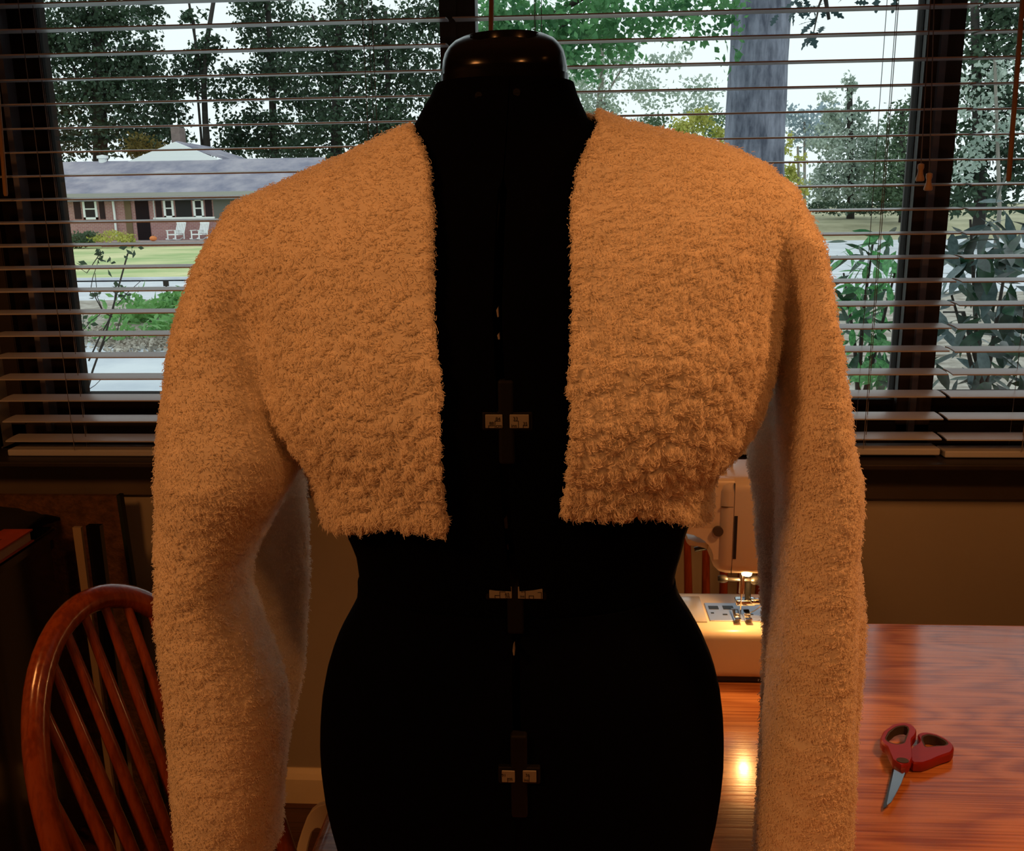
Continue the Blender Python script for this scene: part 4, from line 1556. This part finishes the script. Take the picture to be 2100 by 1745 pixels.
def tree(name, label, cat, D, blobs, trunks, m_leaf, m_bark, leaf_px=10, cover=1.6, seed=0, group=None, depth=1.0, ground=G):
    b0 = trunks[0][0][-1] if trunks else blobs[0][:2]
    base = onY(b0[0], b0[1], D)
    t = thing(name, label, cat, (0, 0, 0), group=group)
    s = D / FPX
    for path, r in trunks:
        P = [onY(x, y, D) for x, y in path]
        if P[-1][2] > ground:
            P.append(np.array([P[-1][0], D, ground]))
        n = len(P)
        rr = [r * s * (.55 + .45 * i / (n - 1)) for i in range(n)]
        MB().tube(P, rr, n=10).build('trunk' if r > 4 else 'branch', m_bark, t, smooth=True)
    B = []
    size = leaf_px * s
    for x, y, rx, ry in blobs:
        cnt = 2.6 * cover * PI * rx * ry / (leaf_px * leaf_px * .5)
        B.append((onY(x, y, D), (rx * s, max(rx, ry) * s * depth, ry * s), cnt))
    if B:
        leafcloud('foliage', B, size, m_leaf, t, seed)
    return t


# ------------------------------------------------------------------ neighbouring brick house
HY = 47.0


def hp(x, y, Y=HY):
    return onY(x, y, Y)


M_hbrick = brick_mat('house_brick', (0.36, 0.155, 0.155), (0.44, 0.21, 0.195), (0.46, 0.38, 0.37))
M_roof = mat('grey_shingles', (0.20, 0.20, 0.27), 0.9, scale=0.7, col2=(0.40, 0.37, 0.42))
M_white = mat('white_house_paint', (0.90, 0.92, 0.93), 0.6)
M_dkwin = mat('dark_house_glass', (0.02, 0.022, 0.025), 0.5, spec=.15)
M_shut = mat('dark_shutters', (0.030, 0.020, 0.024), 0.7, spec=.1)
M_door = mat('dark_door', (0.010, 0.010, 0.014), 0.6, spec=.05)
M_gut = mat('pale_fascia', (0.36, 0.35, 0.34), 0.6)
M_tan = mat('tan_siding', (0.16, 0.11, 0.06), 0.8, var=.1, scale=1)
M_grey = mat('grey_siding', (0.14, 0.14, 0.13), 0.8)
hs = thing('brick_house', 'low brick house with grey roof, white gable and dark shutters across the lawn', 'house', (0, 0, 0))
hx0_ = hp(60, 405)[0]
hx1_ = hp(612, 405)[0]
ez = hp(300, 405)[2]
rz = hp(300, 329)[2]
MB().box(hx0_, hx1_, HY, HY + 8, G, ez).build('brick_wall', M_hbrick, hs)
ry = HY + 4.0
rzz = onY(300, 329, ry)[2]
oh = .55
# roof as thick slopes
MB().prism([(HY - oh, ez - .02), (ry, rzz), (HY + 8 + oh, ez - .02), (HY + 8 + oh, ez - .14), (ry, rzz - .14), (HY - oh, ez - .14)], 0, hx0_ - .4, hx1_ + .4).build('roof', M_roof, hs)
MB().prism([(HY + .3, ez - .1), (ry, rzz - .15), (HY + 7.7, ez - .1)], 0, hx1_ - .12, hx1_ + .02).build('end_gable', M_white, hs)
A, B = hp(100, 394, HY - oh), hp(620, 406, HY - oh)
MB().box(hx0_ - .4, hx1_ + .4, HY - oh - .10, HY - oh + .02, hp(300, 407, HY - oh)[2], hp(300, 395, HY - oh)[2]).build('fascia', M_gut, hs)
MB().prism([(HY - oh, ez - .16), (HY + .05, ez - .02), (HY + .05, ez - .16)], 0, hx0_, hx1_).build('soffit', M_gut, hs)
# white gable rising behind the ridge
g0, g1, g2 = onY(264, 331, ry), onY(360, 291, ry), onY(458, 331, ry)
MB().prism([(g0[0], g0[2] - .3), (g0[0], g0[2]), (g1[0], g1[2]), (g2[0], g2[2]), (g2[0], g2[2] - .3)], 1, ry - .1, ry + .15).build('white_gable', M_white, hs)
MB().prism([(g0[0] - .2, g0[2] - .05), (g1[0], g1[2] + .06), (g2[0] + .9, g2[2] - .05), (g2[0] + .9, g2[2] - .2), (g1[0], g1[2] - .1), (g0[0] - .2, g0[2] - .2)], 1, ry + .16, ry + 5).build('rear_roof', M_roof, hs)
A, B = onY(354, 262, ry + 1), onY(376, 310, ry + 1)
MB().box(A[0], B[0], ry + .7, ry + 1.5, B[2] - 1, A[2]).build('chimney', mat('chimney_brick', (.20, .15, .14), .9, var=.2, scale=4), hs)
A = onY(211, 329, ry)
MB().lathe([(.22, A[2] - .2), (.22, A[2] + .1), (.30, A[2] + .1), (.30, A[2] + .24), (.001, A[2] + .30)], A[0], ry, 14).build('roof_vent', M_white, hs)


def rect(name, m_, x0, y0, x1, y1, d0, d1, parent):
    A, B = hp(x0, y0, HY + d0), hp(x1, y1, HY + d0)
    return MB().box(A[0], B[0], HY + d0, HY + d1, B[2], A[2]).build(name, m_, parent)


def hwin(x0, y0, x1, y1, d=-.06, sashline=True):
    wn = thing_part('window', hs)
    A, B = hp(x0, y0, HY + d), hp(x1, y1, HY + d)
    fw = .11
    m = MB()
    m.box(A[0], A[0] + fw, HY + d, HY + .02, B[2], A[2])
    m.box(B[0] - fw, B[0], HY + d, HY + .02, B[2], A[2])
    m.box(A[0], B[0], HY + d, HY + .02, A[2] - fw, A[2])
    m.box(A[0], B[0], HY + d, HY + .02, B[2], B[2] + fw)
    if sashline:
        m.box(A[0], B[0], HY + d + .01, HY + .02, (A[2] + B[2]) / 2 - .03, (A[2] + B[2]) / 2 + .03)
    wn = m.build('window', M_white, hs)
    MB().box(A[0] + fw, B[0] - fw, HY - .02, HY + .03, B[2] + fw, A[2] - fw).build('pane', M_dkwin, wn)
    return wn


def thing_part(n, p):
    return None


hwin(167, 407, 201, 450)
hwin(333, 407, 358, 447)
hwin(394, 407, 419, 447)
rect('picture_window', M_dkwin, 358, 408, 394, 446, -.04, .02, hs)
for (a, b) in ((149, 167), (201, 216), (317, 333), (419, 436)):
    rect('shutter', M_shut, a, 407, b, 449, -.05, .02, hs)
rect('window_ledge', M_white, 314, 446, 440, 450, -.14, .02, hs)
rect('door', M_door, 275, 407, 311, 492, -.03, .02, hs)
rect('door_frame', M_tan, 253, 407, 275, 494, -.05, .02, hs)
rect('grey_panel', M_grey, 436, 407, 505, 449, -.03, .02, hs)
rect('porch_post', M_white, 313, 407, 317, 450, -.3, -.18, hs)
dn = MB().tube([hp(231, 409, HY - .12), hp(235, 440, HY - .12), hp(239, 484, HY - .12)], .06, n=8).build('downspout', M_white, hs)
MB().box(hp(250, 490)[0], hp(520, 490)[0], HY - 2.2, HY, G, hp(300, 494, HY - 1)[2]).build('porch_floor', M_hbrick, hs)


def rocking_chair(label, x0, x1, Y):
    t = thing('rocking_chair', label, 'chair', (0, 0, 0), group='white porch chairs')
    zb = hp(300, 494, HY - 1)[2]
    A, B = onY(x0, 456, Y), onY(x1, 497, Y)
    wd = (B[0] - A[0])
    X0 = A[0]
    H = A[2] - zb
    f = MB()
    for k in range(6):
        u = X0 + wd * (.36 + .60 * k / 5)
        MB().tube([(u + .05, Y + .45, zb + H * .98), (u, Y + .22, zb + H * .38)], .032, n=6).build('back_slat', M_white, t)
    MB().box(X0 + wd * .34, X0 + wd * 1.02, Y + .43, Y + .49, zb + H * .93, zb + H * 1.0).build('top_rail', M_white, t)
    MB().box(X0, X0 + wd * .85, Y - .30, Y + .26, zb + H * .30, zb + H * .36).build('seat', M_white, t)
    for u, yy in ((X0 + .03, Y - .28), (X0 + wd * .62, Y - .28), (X0 + wd * .30, Y + .24), (X0 + wd * .95, Y + .24)):
        MB().tube([(u, yy, zb + .06), (u, yy, zb + H * .56)], .035, n=6).build('leg', M_white, t)
    for u in (X0 + .03, X0 + wd * .62):
        MB().box(u - .05, u + .05, Y - .34, Y + .30, zb + H * .54, zb + H * .58).build('armrest', M_white, t)
        MB().tube([(u, Y - .5, zb + .10), (u, Y - .2, zb + .04), (u, Y + .2, zb + .035), (u, Y + .6, zb + .12)], .032, n=6).build('rocker', M_white, t)
    return t


rocking_chair('white rocking chair on the brick porch, the one nearer the dark door', 345, 376, HY - 1.0)
rocking_chair('white rocking chair on the brick porch, the one farther from the dark door', 394, 424, HY - 1.0)
M_pump = mat('pumpkin_orange', (0.80, 0.25, 0.07), 0.6, var=.1, scale=3)
pc = hp(315, 497, HY - 1.6)
zb = hp(300, 494, HY - 1)[2]
vs, fs = [], []
n1, n2 = 9, 24
for i in range(n1):
    ph = PI * i / (n1 - 1)
    for j in range(n2):
        a = 2 * PI * j / n2
        r = .17 * math.sin(ph) * (1 + .08 * abs(math.cos(a * 4)))
        vs.append((pc[0] + r * math.cos(a), HY - 1.6 + r * math.sin(a), zb + .13 - .13 * math.cos(ph)))
for i in range(n1 - 1):
    for j in range(n2):
        fs.append((i * n2 + j, i * n2 + (j + 1) % n2, (i + 1) * n2 + (j + 1) % n2, (i + 1) * n2 + j))
pk = MB().add(vs, fs).build('pumpkin', M_pump, smooth=True)
MB().tube([(pc[0], HY - 1.6, zb + .25), (pc[0] + .02, HY - 1.6, zb + .31)], [.025, .018], n=6).build('stem', M_tan, pk)
tag(pk, 'orange pumpkin on the porch step in front of the dark door', 'pumpkin')

# hedges in front of the house
tree('hedge_shrub', 'low rounded green hedge under the shuttered house window', 'shrub', HY - 3.6, [(165, 488, 34, 13), (150, 498, 34, 12), (185, 490, 20, 12)], [], M_lf_mid, M_bark, leaf_px=5, cover=3.0, seed=61)
tree('hedge_shrub', 'low yellowish hedge beside the downspout of the brick house', 'shrub', HY - 3.4, [(232, 486, 38, 11), (262, 489, 16, 9)], [], M_lf_yel, M_bark, leaf_px=5, cover=2.6, seed=62)

# ------------------------------------------------------------------ background trees
tree('background_tree', 'large dark tree left of the chimney, its crown against the left frame', 'tree', 60, [(70, 40, 80, 60), (185, 40, 60, 50), (120, 110, 70, 40), (215, 110, 70, 60), (130, 200, 110, 55), (250, 190, 80, 60), (120, 280, 110, 55), (270, 265, 90, 45), (30, 160, 60, 90), (40, 280, 60, 70), (300, 120, 50, 50), (230, 30, 50, 50)],
     [([(196, -20), (203, 130), (206, 330)], 17), ([(120, 60), (160, 160), (203, 260)], 4)], M_lf_dark, M_bark, 9, 2.1, 1, 'dark trees behind the house')
tree('background_tree', 'dark tree just right of the chimney with thin forked trunk and sky gaps', 'tree', 64, [(395, 150, 45, 40), (345, 190, 60, 45), (420, 105, 40, 30), (345, 245, 40, 35), (470, 185, 45, 40), (330, 290, 60, 30), (300, 20, 40, 40), (395, 30, 22, 22)],
     [([(440, -10), (425, 80), (418, 170), (424, 330)], 7), ([(385, -10), (402, 90), (418, 180)], 4), ([(398, 40), (404, 180)], 3)], M_lf_dark, M_bark, 9, 1.7, 2, 'dark trees behind the house')
tree('background_tree', 'dark tree above the right end of the house roof', 'tree', 66, [(560, 60, 70, 65), (560, 150, 75, 65), (500, 270, 60, 45), (590, 280, 80, 55), (520, 20, 50, 40), (480, 300, 50, 30), (640, 210, 60, 50)],
     [([(548, -10), (556, 120), (563, 340)], 9), ([(520, 40), (556, 140)], 3)], M_lf_dark, M_bark, 9, 1.75, 3, 'dark trees behind the house')
tree('background_tree', 'dark tree left of the dress form neck, behind the sloping fleece shoulder', 'tree', 62, [(700, 50, 80, 65), (660, 140, 70, 55), (760, 150, 80, 70), (700, 250, 90, 55), (820, 60, 70, 60), (800, 250, 70, 60), (870, 160, 60, 70), (640, 320, 60, 40), (900, 40, 50, 60)],
     [([(700, -10), (690, 140), (686, 340)], 10), ([(640, 30), (690, 150)], 4), ([(790, 20), (800, 330)], 7)], M_lf_dark, M_bark, 9, 1.8, 4, 'dark trees behind the house')
tree('background_tree', 'golden leaved small tree beside the chimney behind the house roof', 'tree', 56, [(300, 300, 46, 22)], [([(300, 300), (300, 335)], 5)], M_lf_gold, M_bark, 7, 2.6, 5)
# middle window
tree('background_tree', 'pale wispy tree between the neck cap and the thick grey trunk', 'tree', 46, [(1200, 160, 40, 60), (1265, 130, 50, 40), (1240, 215, 45, 40), (1330, 190, 50, 35), (1180, 220, 30, 30), (1420, 200, 50, 40), (1380, 120, 40, 20), (1300, 260, 60, 22)],
     [([(1235, 60), (1232, 180), (1222, 300)], 8), ([(1300, 100), (1240, 200)], 3)], M_lf_grey, M_barkl, 8, 1.05, 7)
tree('background_shrub', 'bright yellow green shrub left of the thick grey trunk', 'shrub', 40, [(1415, 258, 38, 26), (1445, 235, 20, 22), (1470, 285, 24, 22), (1395, 275, 22, 20)], [([(1420, 250), (1420, 330)], 3)], M_lf_yel, M_barkl, 7, 1.6, 8)
tree('background_shrub', 'green shrub behind the right fleece shoulder, under the pale wispy tree', 'shrub', 42, [(1350, 265, 50, 24), (1470, 260, 50, 30), (1290, 285, 50, 24)], [], M_lf_mid, M_barkl, 7, 1.4, 9)
tree('background_tree', 'yellow leaved sapling immediately right of the thick grey trunk', 'tree', 38, [(1628, 335, 24, 26), (1640, 375, 26, 30), (1620, 300, 14, 20)], [([(1636, 300), (1640, 440)], 4)], M_lf_yel, M_barkl, 8, 1.3, 10)
tree('evergreen_tree', 'grey green evergreen tree in the middle of the middle window', 'tree', 52, [(1740, 240, 45, 30), (1725, 290, 70, 36), (1750, 350, 75, 42), (1745, 400, 85, 36), (1690, 380, 40, 40), (1800, 300, 50, 50), (1705, 215, 22, 26), (1740, 180, 14, 26)],
     [([(1742, 170), (1745, 430)], 9)], M_lf_grey, M_bark, 8, 1.9, 11)
tree('evergreen_tree', 'dark evergreen tree right of the grey green evergreen, beside the dark mullion', 'tree', 48, [(1840, 330, 50, 60), (1850, 400, 55, 40), (1810, 400, 40, 30), (1860, 250, 36, 50)], [([(1850, 220), (1852, 430)], 8)], M_lf_mid, M_bark, 8, 1.7, 12)
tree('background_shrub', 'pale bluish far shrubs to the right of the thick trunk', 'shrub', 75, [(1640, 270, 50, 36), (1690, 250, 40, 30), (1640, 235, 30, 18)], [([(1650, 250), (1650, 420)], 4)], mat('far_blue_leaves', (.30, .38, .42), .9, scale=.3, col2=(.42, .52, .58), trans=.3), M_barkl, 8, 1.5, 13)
tree('background_shrub', 'low dark shrub row on the far bank by the street', 'shrub', 46, [(1690, 425, 40, 12), (1760, 428, 60, 12), (1840, 428, 40, 12)], [], M_lf_dark, M_bark, 6, 1.6, 14, ground=G + .6)
# right window
tree('background_tree', 'tall dark tree filling the top of the narrow right window', 'tree', 34, [(2010, 40, 50, 60), (2070, 110, 60, 70), (2000, 170, 45, 60), (2060, 230, 70, 60), (2000, 300, 60, 60), (2080, 330, 60, 60), (2030, 400, 90, 45), (1960, 380, 50, 60), (2110, 30, 50, 60)],
     [([(1998, -20), (2004, 200), (2010, 430)], 13)], M_lf_dark, M_bark, 12, 1.5, 15)
tree('background_tree', 'grey wispy tree crown in front of the tall dark tree, right window', 'tree', 30, [(2010, 200, 50, 40), (2060, 260, 50, 40), (1985, 330, 40, 50), (2050, 150, 40, 30)], [([(2040, 120), (2050, 430)], 5)], M_lf_grey, M_barkl, 10, .7, 16)

# big trunk close to the window with overhanging oak leaves
bt_ = thing('oak_tree', 'thick grey oak trunk behind the middle blind with overhanging green leaves', 'tree', (0, 0, 0))
DT = 9.0
path = [(1566, -420), (1563, -120), (1560, 0), (1556, 120), (1550, 240), (1546, 330), (1540, 430), (1532, 560)]
P_ = [onY(x, y, DT) for x, y in path]
P_.append(np.array([P_[-1][0] - .02, DT, G - .05]))
rr = [v * DT / FPX for v in (46, 50, 53, 54, 55.5, 57, 60, 68, 80)]
vs, fs = [], []
n_ = 40
seg_ = 70
pts_ = np.array(P_)
ts = np.linspace(0, len(P_) - 1, seg_)
for tt_ in ts:
    i = min(int(tt_), len(P_) - 2)
    q = pts_[i] + (pts_[i + 1] - pts_[i]) * (tt_ - i)
    r0_ = rr[i] + (rr[i + 1] - rr[i]) * (tt_ - i)
    for j in range(n_):
        a = 2 * PI * j / n_
        r = r0_ * (1 + .025 * math.sin(7 * a + q[2] * 3) + .018 * math.sin(13 * a - q[2] * 5) + .012 * random.random())
        vs.append((q[0] + r * math.cos(a), q[1] + r * math.sin(a), q[2]))
for i in range(seg_ - 1):
    for j in range(n_):
        fs.append((i * n_ + j, i * n_ + (j + 1) % n_, (i + 1) * n_ + (j + 1) % n_, (i + 1) * n_ + j))
MB().add(vs, fs).build('trunk', M_barkg, bt_, smooth=True)
for pth, r in (([(1560, -330), (1400, -160), (1250, -40), (1120, 40)], 12), ([(1560, -300), (1470, -120), (1390, -10)], 8), ([(1566, -300), (1640, -130), (1690, -20), (1700, 40)], 7), ([(1250, -40), (1150, 60), (1090, 120)], 4)):
    dd = DT - 1.6
    MB().tube([onY(x, y, DT - .9 if i else DT) for i, (x, y) in enumerate(pth)], [r * DT / FPX * (1 - .2 * i) for i in range(len(pth))], n=8).build('branch', M_bark, bt_, smooth=True)
B = []
s = (DT - .9) / FPX
for x, y, rx, ry, cv in ((1030, 25, 70, 50, 2.2), (1100, 90, 90, 50, 1.7), (1190, 45, 90, 55, 1.5), (1290, 25, 80, 40, 1.3), (1390, 10, 70, 45, 1.1), (1180, 130, 60, 45, 1.2), (1250, 100, 50, 34, 1.0), (1330, 70, 60, 22, .8), (1460, 30, 60, 40, .9), (1420, 70, 60, 20, .5), (1060, 170, 40, 50, 1.0), (1000, 110, 50, 60, 1.2), (1490, 110, 20, 60, .35)):
    B.append((onY(x, y, DT - .9), (rx * s, .5, ry * s), 2.3 * cv * PI * rx * ry / (13 * 13 * .5)))
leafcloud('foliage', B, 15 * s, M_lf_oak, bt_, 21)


# single leaves: lobed oak leaf and glossy laurel leaf, one mesh each, linked many times
def leaf_mesh(name, outline, m_, fold=.12, droop=.10):
    n = len(outline)
    vs = [(x, 0, -droop * x * x) for x, w_ in outline]
    vs += [(x, w_, fold * w_ - droop * x * x) for x, w_ in outline]
    vs += [(x, -w_, fold * w_ - droop * x * x) for x, w_ in outline]
    fs = []
    for i in range(n - 1):
        fs.append((i, i + 1, n + i + 1, n + i))
        fs.append((i + 1, i, 2 * n + i, 2 * n + i + 1))
    me = bpy.data.meshes.new(name)
    me.from_pydata(vs, [], fs)
    me.validate()
    me.materials.append(m_)
    me.polygons.foreach_set('use_smooth', [True] * len(me.polygons))
    return me


M_lf_blue = mat('dark_bluish_oak_leaves', (0.020, 0.055, 0.060), 0.5, var=.2, scale=20, trans=.2)  # dark blue-green colour of the hanging leaf spray
M_glossy = mat('glossy_laurel_leaves', (0.035, 0.18, 0.05), 0.30, scale=6, col2=(0.16, 0.48, 0.17), trans=.45)
M_glossd = mat('dark_laurel_leaves', (0.008, 0.022, 0.018), 0.28, scale=6, col2=(0.022, 0.052, 0.040), trans=.15)
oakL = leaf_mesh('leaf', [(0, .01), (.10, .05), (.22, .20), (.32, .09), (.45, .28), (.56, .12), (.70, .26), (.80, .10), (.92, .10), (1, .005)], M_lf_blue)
laurel = leaf_mesh('leaf', [(0, .008), (.10, .05), (.28, .145), (.50, .175), (.72, .13), (.90, .05), (1, .004)], M_glossy)
LO = [(0, .008), (.10, .05), (.28, .145), (.50, .17), (.72, .13), (.90, .05), (1, .004)]
laurelm = leaf_mesh('leaf', LO, mat('mid_laurel_leaves', (0.016, 0.085, 0.030), 0.30, scale=6, col2=(0.05, 0.20, 0.07), trans=.3))
laureld2 = leaf_mesh('leaf', LO, mat('deep_green_laurel_leaves', (0.006, 0.034, 0.018), 0.28, scale=6, col2=(0.016, 0.075, 0.035), trans=.15))
laurelb = leaf_mesh('leaf', LO, mat('bluish_laurel_leaves', (0.045, 0.085, 0.090), 0.28, scale=6, col2=(0.10, 0.16, 0.165), trans=.15))
laureld = leaf_mesh('leaf', [(0, .008), (.10, .05), (.28, .145), (.50, .17), (.72, .13), (.90, .05), (1, .004)], M_glossd)


def put_leaf(me, parent, p, d_, size):
    o = bpy.data.objects.new('leaf', me)
    COL.objects.link(o)
    o.parent = parent
    x = Vector(d_).normalized()
    q = x.to_track_quat('X', 'Z')
    o.matrix_world = Matrix.Translation(Vector(p)) @ q.to_matrix().to_4x4() @ Matrix.Rotation(random.uniform(-.9, .9), 4, 'X') @ Matrix.Diagonal((size, size, size, 1))
    return o


for k in range(46):
    if k < 20:
        x, y = random.gauss(1645, 26), random.gauss(12, 14)
    elif k < 30:
        x, y = random.gauss(1668, 16), random.gauss(62, 14)
    else:
        x, y = random.gauss(1720, 40), random.gauss(-8, 14)
    p = onY(x, y, DT - 1.4 + random.uniform(-.3, .3))
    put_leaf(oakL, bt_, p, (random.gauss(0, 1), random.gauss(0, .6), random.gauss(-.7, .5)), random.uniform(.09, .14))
MB().tube([onY(1700, -40, DT - 1.4), onY(1680, 10, DT - 1.4), onY(1668, 70, DT - 1.4)], [.012, .008, .004], n=6).build('twig', M_bark, bt_)


# near shrubs with large leaves
def near_shrub(label, mes, D, stems, regions, count, seed, size):
    rg = random.Random(seed)
    t = thing('laurel_shrub', label, 'shrub', (0, 0, 0), group='large leaved shrubs outside the window')
    for pth in stems:
        P = [onY(x, y, D + dd) for x, y, dd in pth]
        P.append(np.array([P[-1][0] + .02, P[-1][1], G]))
        MB().tube(P, [.004 + .0035 * i for i in range(len(P))], n=6).build('stem', M_bark, t, smooth=True)
    tot = sum(r[4] for r in regions)
    for x, y, rx, ry, wgt in regions:
        for k in range(int(count * wgt / tot)):
            a, r = rg.random() * 2 * PI, math.sqrt(rg.random())
            p = onY(x + rx * r * math.cos(a), y + ry * r * math.sin(a), D + rg.uniform(-.45, .45))
            d_ = (rg.gauss(0, 1), rg.gauss(-.2, .6), rg.gauss(-.55, .6))
            put_leaf(mes[0] if rg.random() < .45 else mes[1 + int(rg.random() * (len(mes) - 1))], t, p, d_, size * rg.uniform(.65, 1.2))
    return t


near_shrub('bright green shrub with large pointed leaves low in the middle window', [laurel, laurelm, laureld2], 3.9,
           [[(1790, 500, 0), (1770, 640, 0), (1760, 800, .1)], [(1730, 560, .2), (1752, 700, .1), (1760, 800, 0)], [(1835, 560, -.1), (1800, 700, 0), (1770, 820, 0)]],
           [(1770, 530, 60, 50, 1.0), (1800, 620, 60, 70, 1.9), (1740, 630, 50, 70, 1.3), (1770, 720, 60, 50, 1.4), (1810, 760, 40, 44, .9), (1720, 720, 34, 40, .4), (1830, 500, 30, 40, .5)], 240, 5, .100)
near_shrub('dark glossy shrub with large leaves low in the right window', [laureld, laureld2, laurelb], 3.4,
           [[(1990, 450, 0), (2000, 640, 0), (2010, 820, .1)], [(2070, 500, .2), (2040, 680, .1), (2015, 820, 0)], [(1950, 600, -.1), (1985, 720, 0), (2010, 820, 0)], [(1935, 640, .1), (1975, 640, 0), (2020, 800, 0)]],
           [(2000, 500, 70, 60, 1.3), (2070, 480, 60, 70, 1.3), (1960, 560, 40, 60, .7), (2040, 600, 70, 60, 1.5), (2090, 680, 50, 70, 1.2), (2010, 690, 70, 50, .9), (1960, 660, 40, 50, .4), (2060, 760, 70, 45, 1.2), (1960, 750, 40, 36, .4), (2130, 560, 50, 110, .8)], 270, 8, .115)

# ------------------------------------------------------------------ verge planting, litter, stake, bare sapling
M_blade = mat('verge_leaves', (0.10, 0.30, 0.08), 0.6, scale=4, col2=(0.24, 0.50, 0.16), trans=.4)
M_flake = mat('dry_leaf_flakes', (0.20, 0.16, 0.12), 0.9, scale=9, col2=(0.62, 0.58, 0.50))
vb = []
for x, y, rx, ry, n in ((340, 640, 50, 24, 420), (385, 630, 40, 30, 380), (290, 655, 40, 18, 260), (250, 645, 20, 12, 90), (330, 672, 50, 14, 240), (400, 660, 30, 30, 240)):
    p = onZ(x, y + 14, G)
    s = p[1] / FPX
    vb.append((np.array([p[0], p[1], G + .16]), (rx * s, 1.2, .22), n))
tag(leafcloud('verge_foliage', vb, .15, M_blade, None, 31, .4), 'low green plants on the verge beyond the driveway, left of the jacket sleeve', 'plants', kind='stuff')
fb = []
for x, y, rx, n in ((330, 708, 55, 700), (385, 705, 40, 700), (250, 702, 60, 500), (200, 690, 40, 260), (420, 690, 30, 300)):
    p = onZ(x, y, G)
    s = p[1] / FPX
    fb.append((np.array([p[0], p[1], G + .065]), (rx * s, 1.0, .012), n))
tag(leafcloud('leaf_litter', fb, .075, M_flake, None, 32, .7), 'scattered dry leaves along the driveway edge', 'leaves', kind='stuff')
p = onZ(345, 628, G)
sg = thing('garden_stake', 'thin dark stake standing in the verge plants near the street', 'stake', (p[0], p[1], G))
MB().tube([(0, 0, 0), (0, 0, .42)], .018, n=8).build('post', M_bark, sg)
MB().box(-.05, .05, -.012, .012, .36, .46, bev=.005).build('post_top', M_bark, sg)
sp_ = thing('bare_sapling', 'thin bare branching sapling beside the driveway, seen at the left window edge', 'sapling', (0, 0, 0))
DS = 4.6
for pth, r in (([(262, 520), (240, 600), (215, 690), (190, 760), (172, 830)], 2.6), ([(190, 600), (212, 640), (230, 650)], 1.6), ([(150, 540), (178, 560), (205, 520)], 1.0), ([(238, 590), (232, 640), (205, 690), (182, 740)], 1.8), ([(195, 560), (200, 610), (212, 640)], 1.0), ([(160, 690), (185, 660), (205, 645)], 1.0), ([(290, 575), (262, 600), (240, 625)], 1.0),
               ([(250, 640), (240, 680), (215, 700), (195, 745)], 1.2), ([(205, 525), (190, 570), (185, 600)], .9), ([(170, 640), (172, 690), (176, 760)], .9), ([(215, 770), (195, 790), (180, 800)], .9)):
    P = [onY(x, y, DS) for x, y in pth]
    if pth[-1][1] == 830:
        P.append(np.array([P[-1][0], DS, G]))
    MB().tube(P, [r * DS / FPX * (.6 + .4 * i / (len(P) - 1)) for i in range(len(P))], n=6).build('trunk' if r > 2.5 else 'branch', M_barkl if False else M_bark, sp_, smooth=True)
tb_ = []
for x, y in ((205, 525), (150, 540), (225, 535), (262, 520), (240, 590), (195, 600), (250, 610), (180, 660)):
    tb_.append((onY(x, y, DS), (.05, .05, .04), 8))
leafcloud('foliage', tb_, .035, M_lf_dark, sp_, 33)
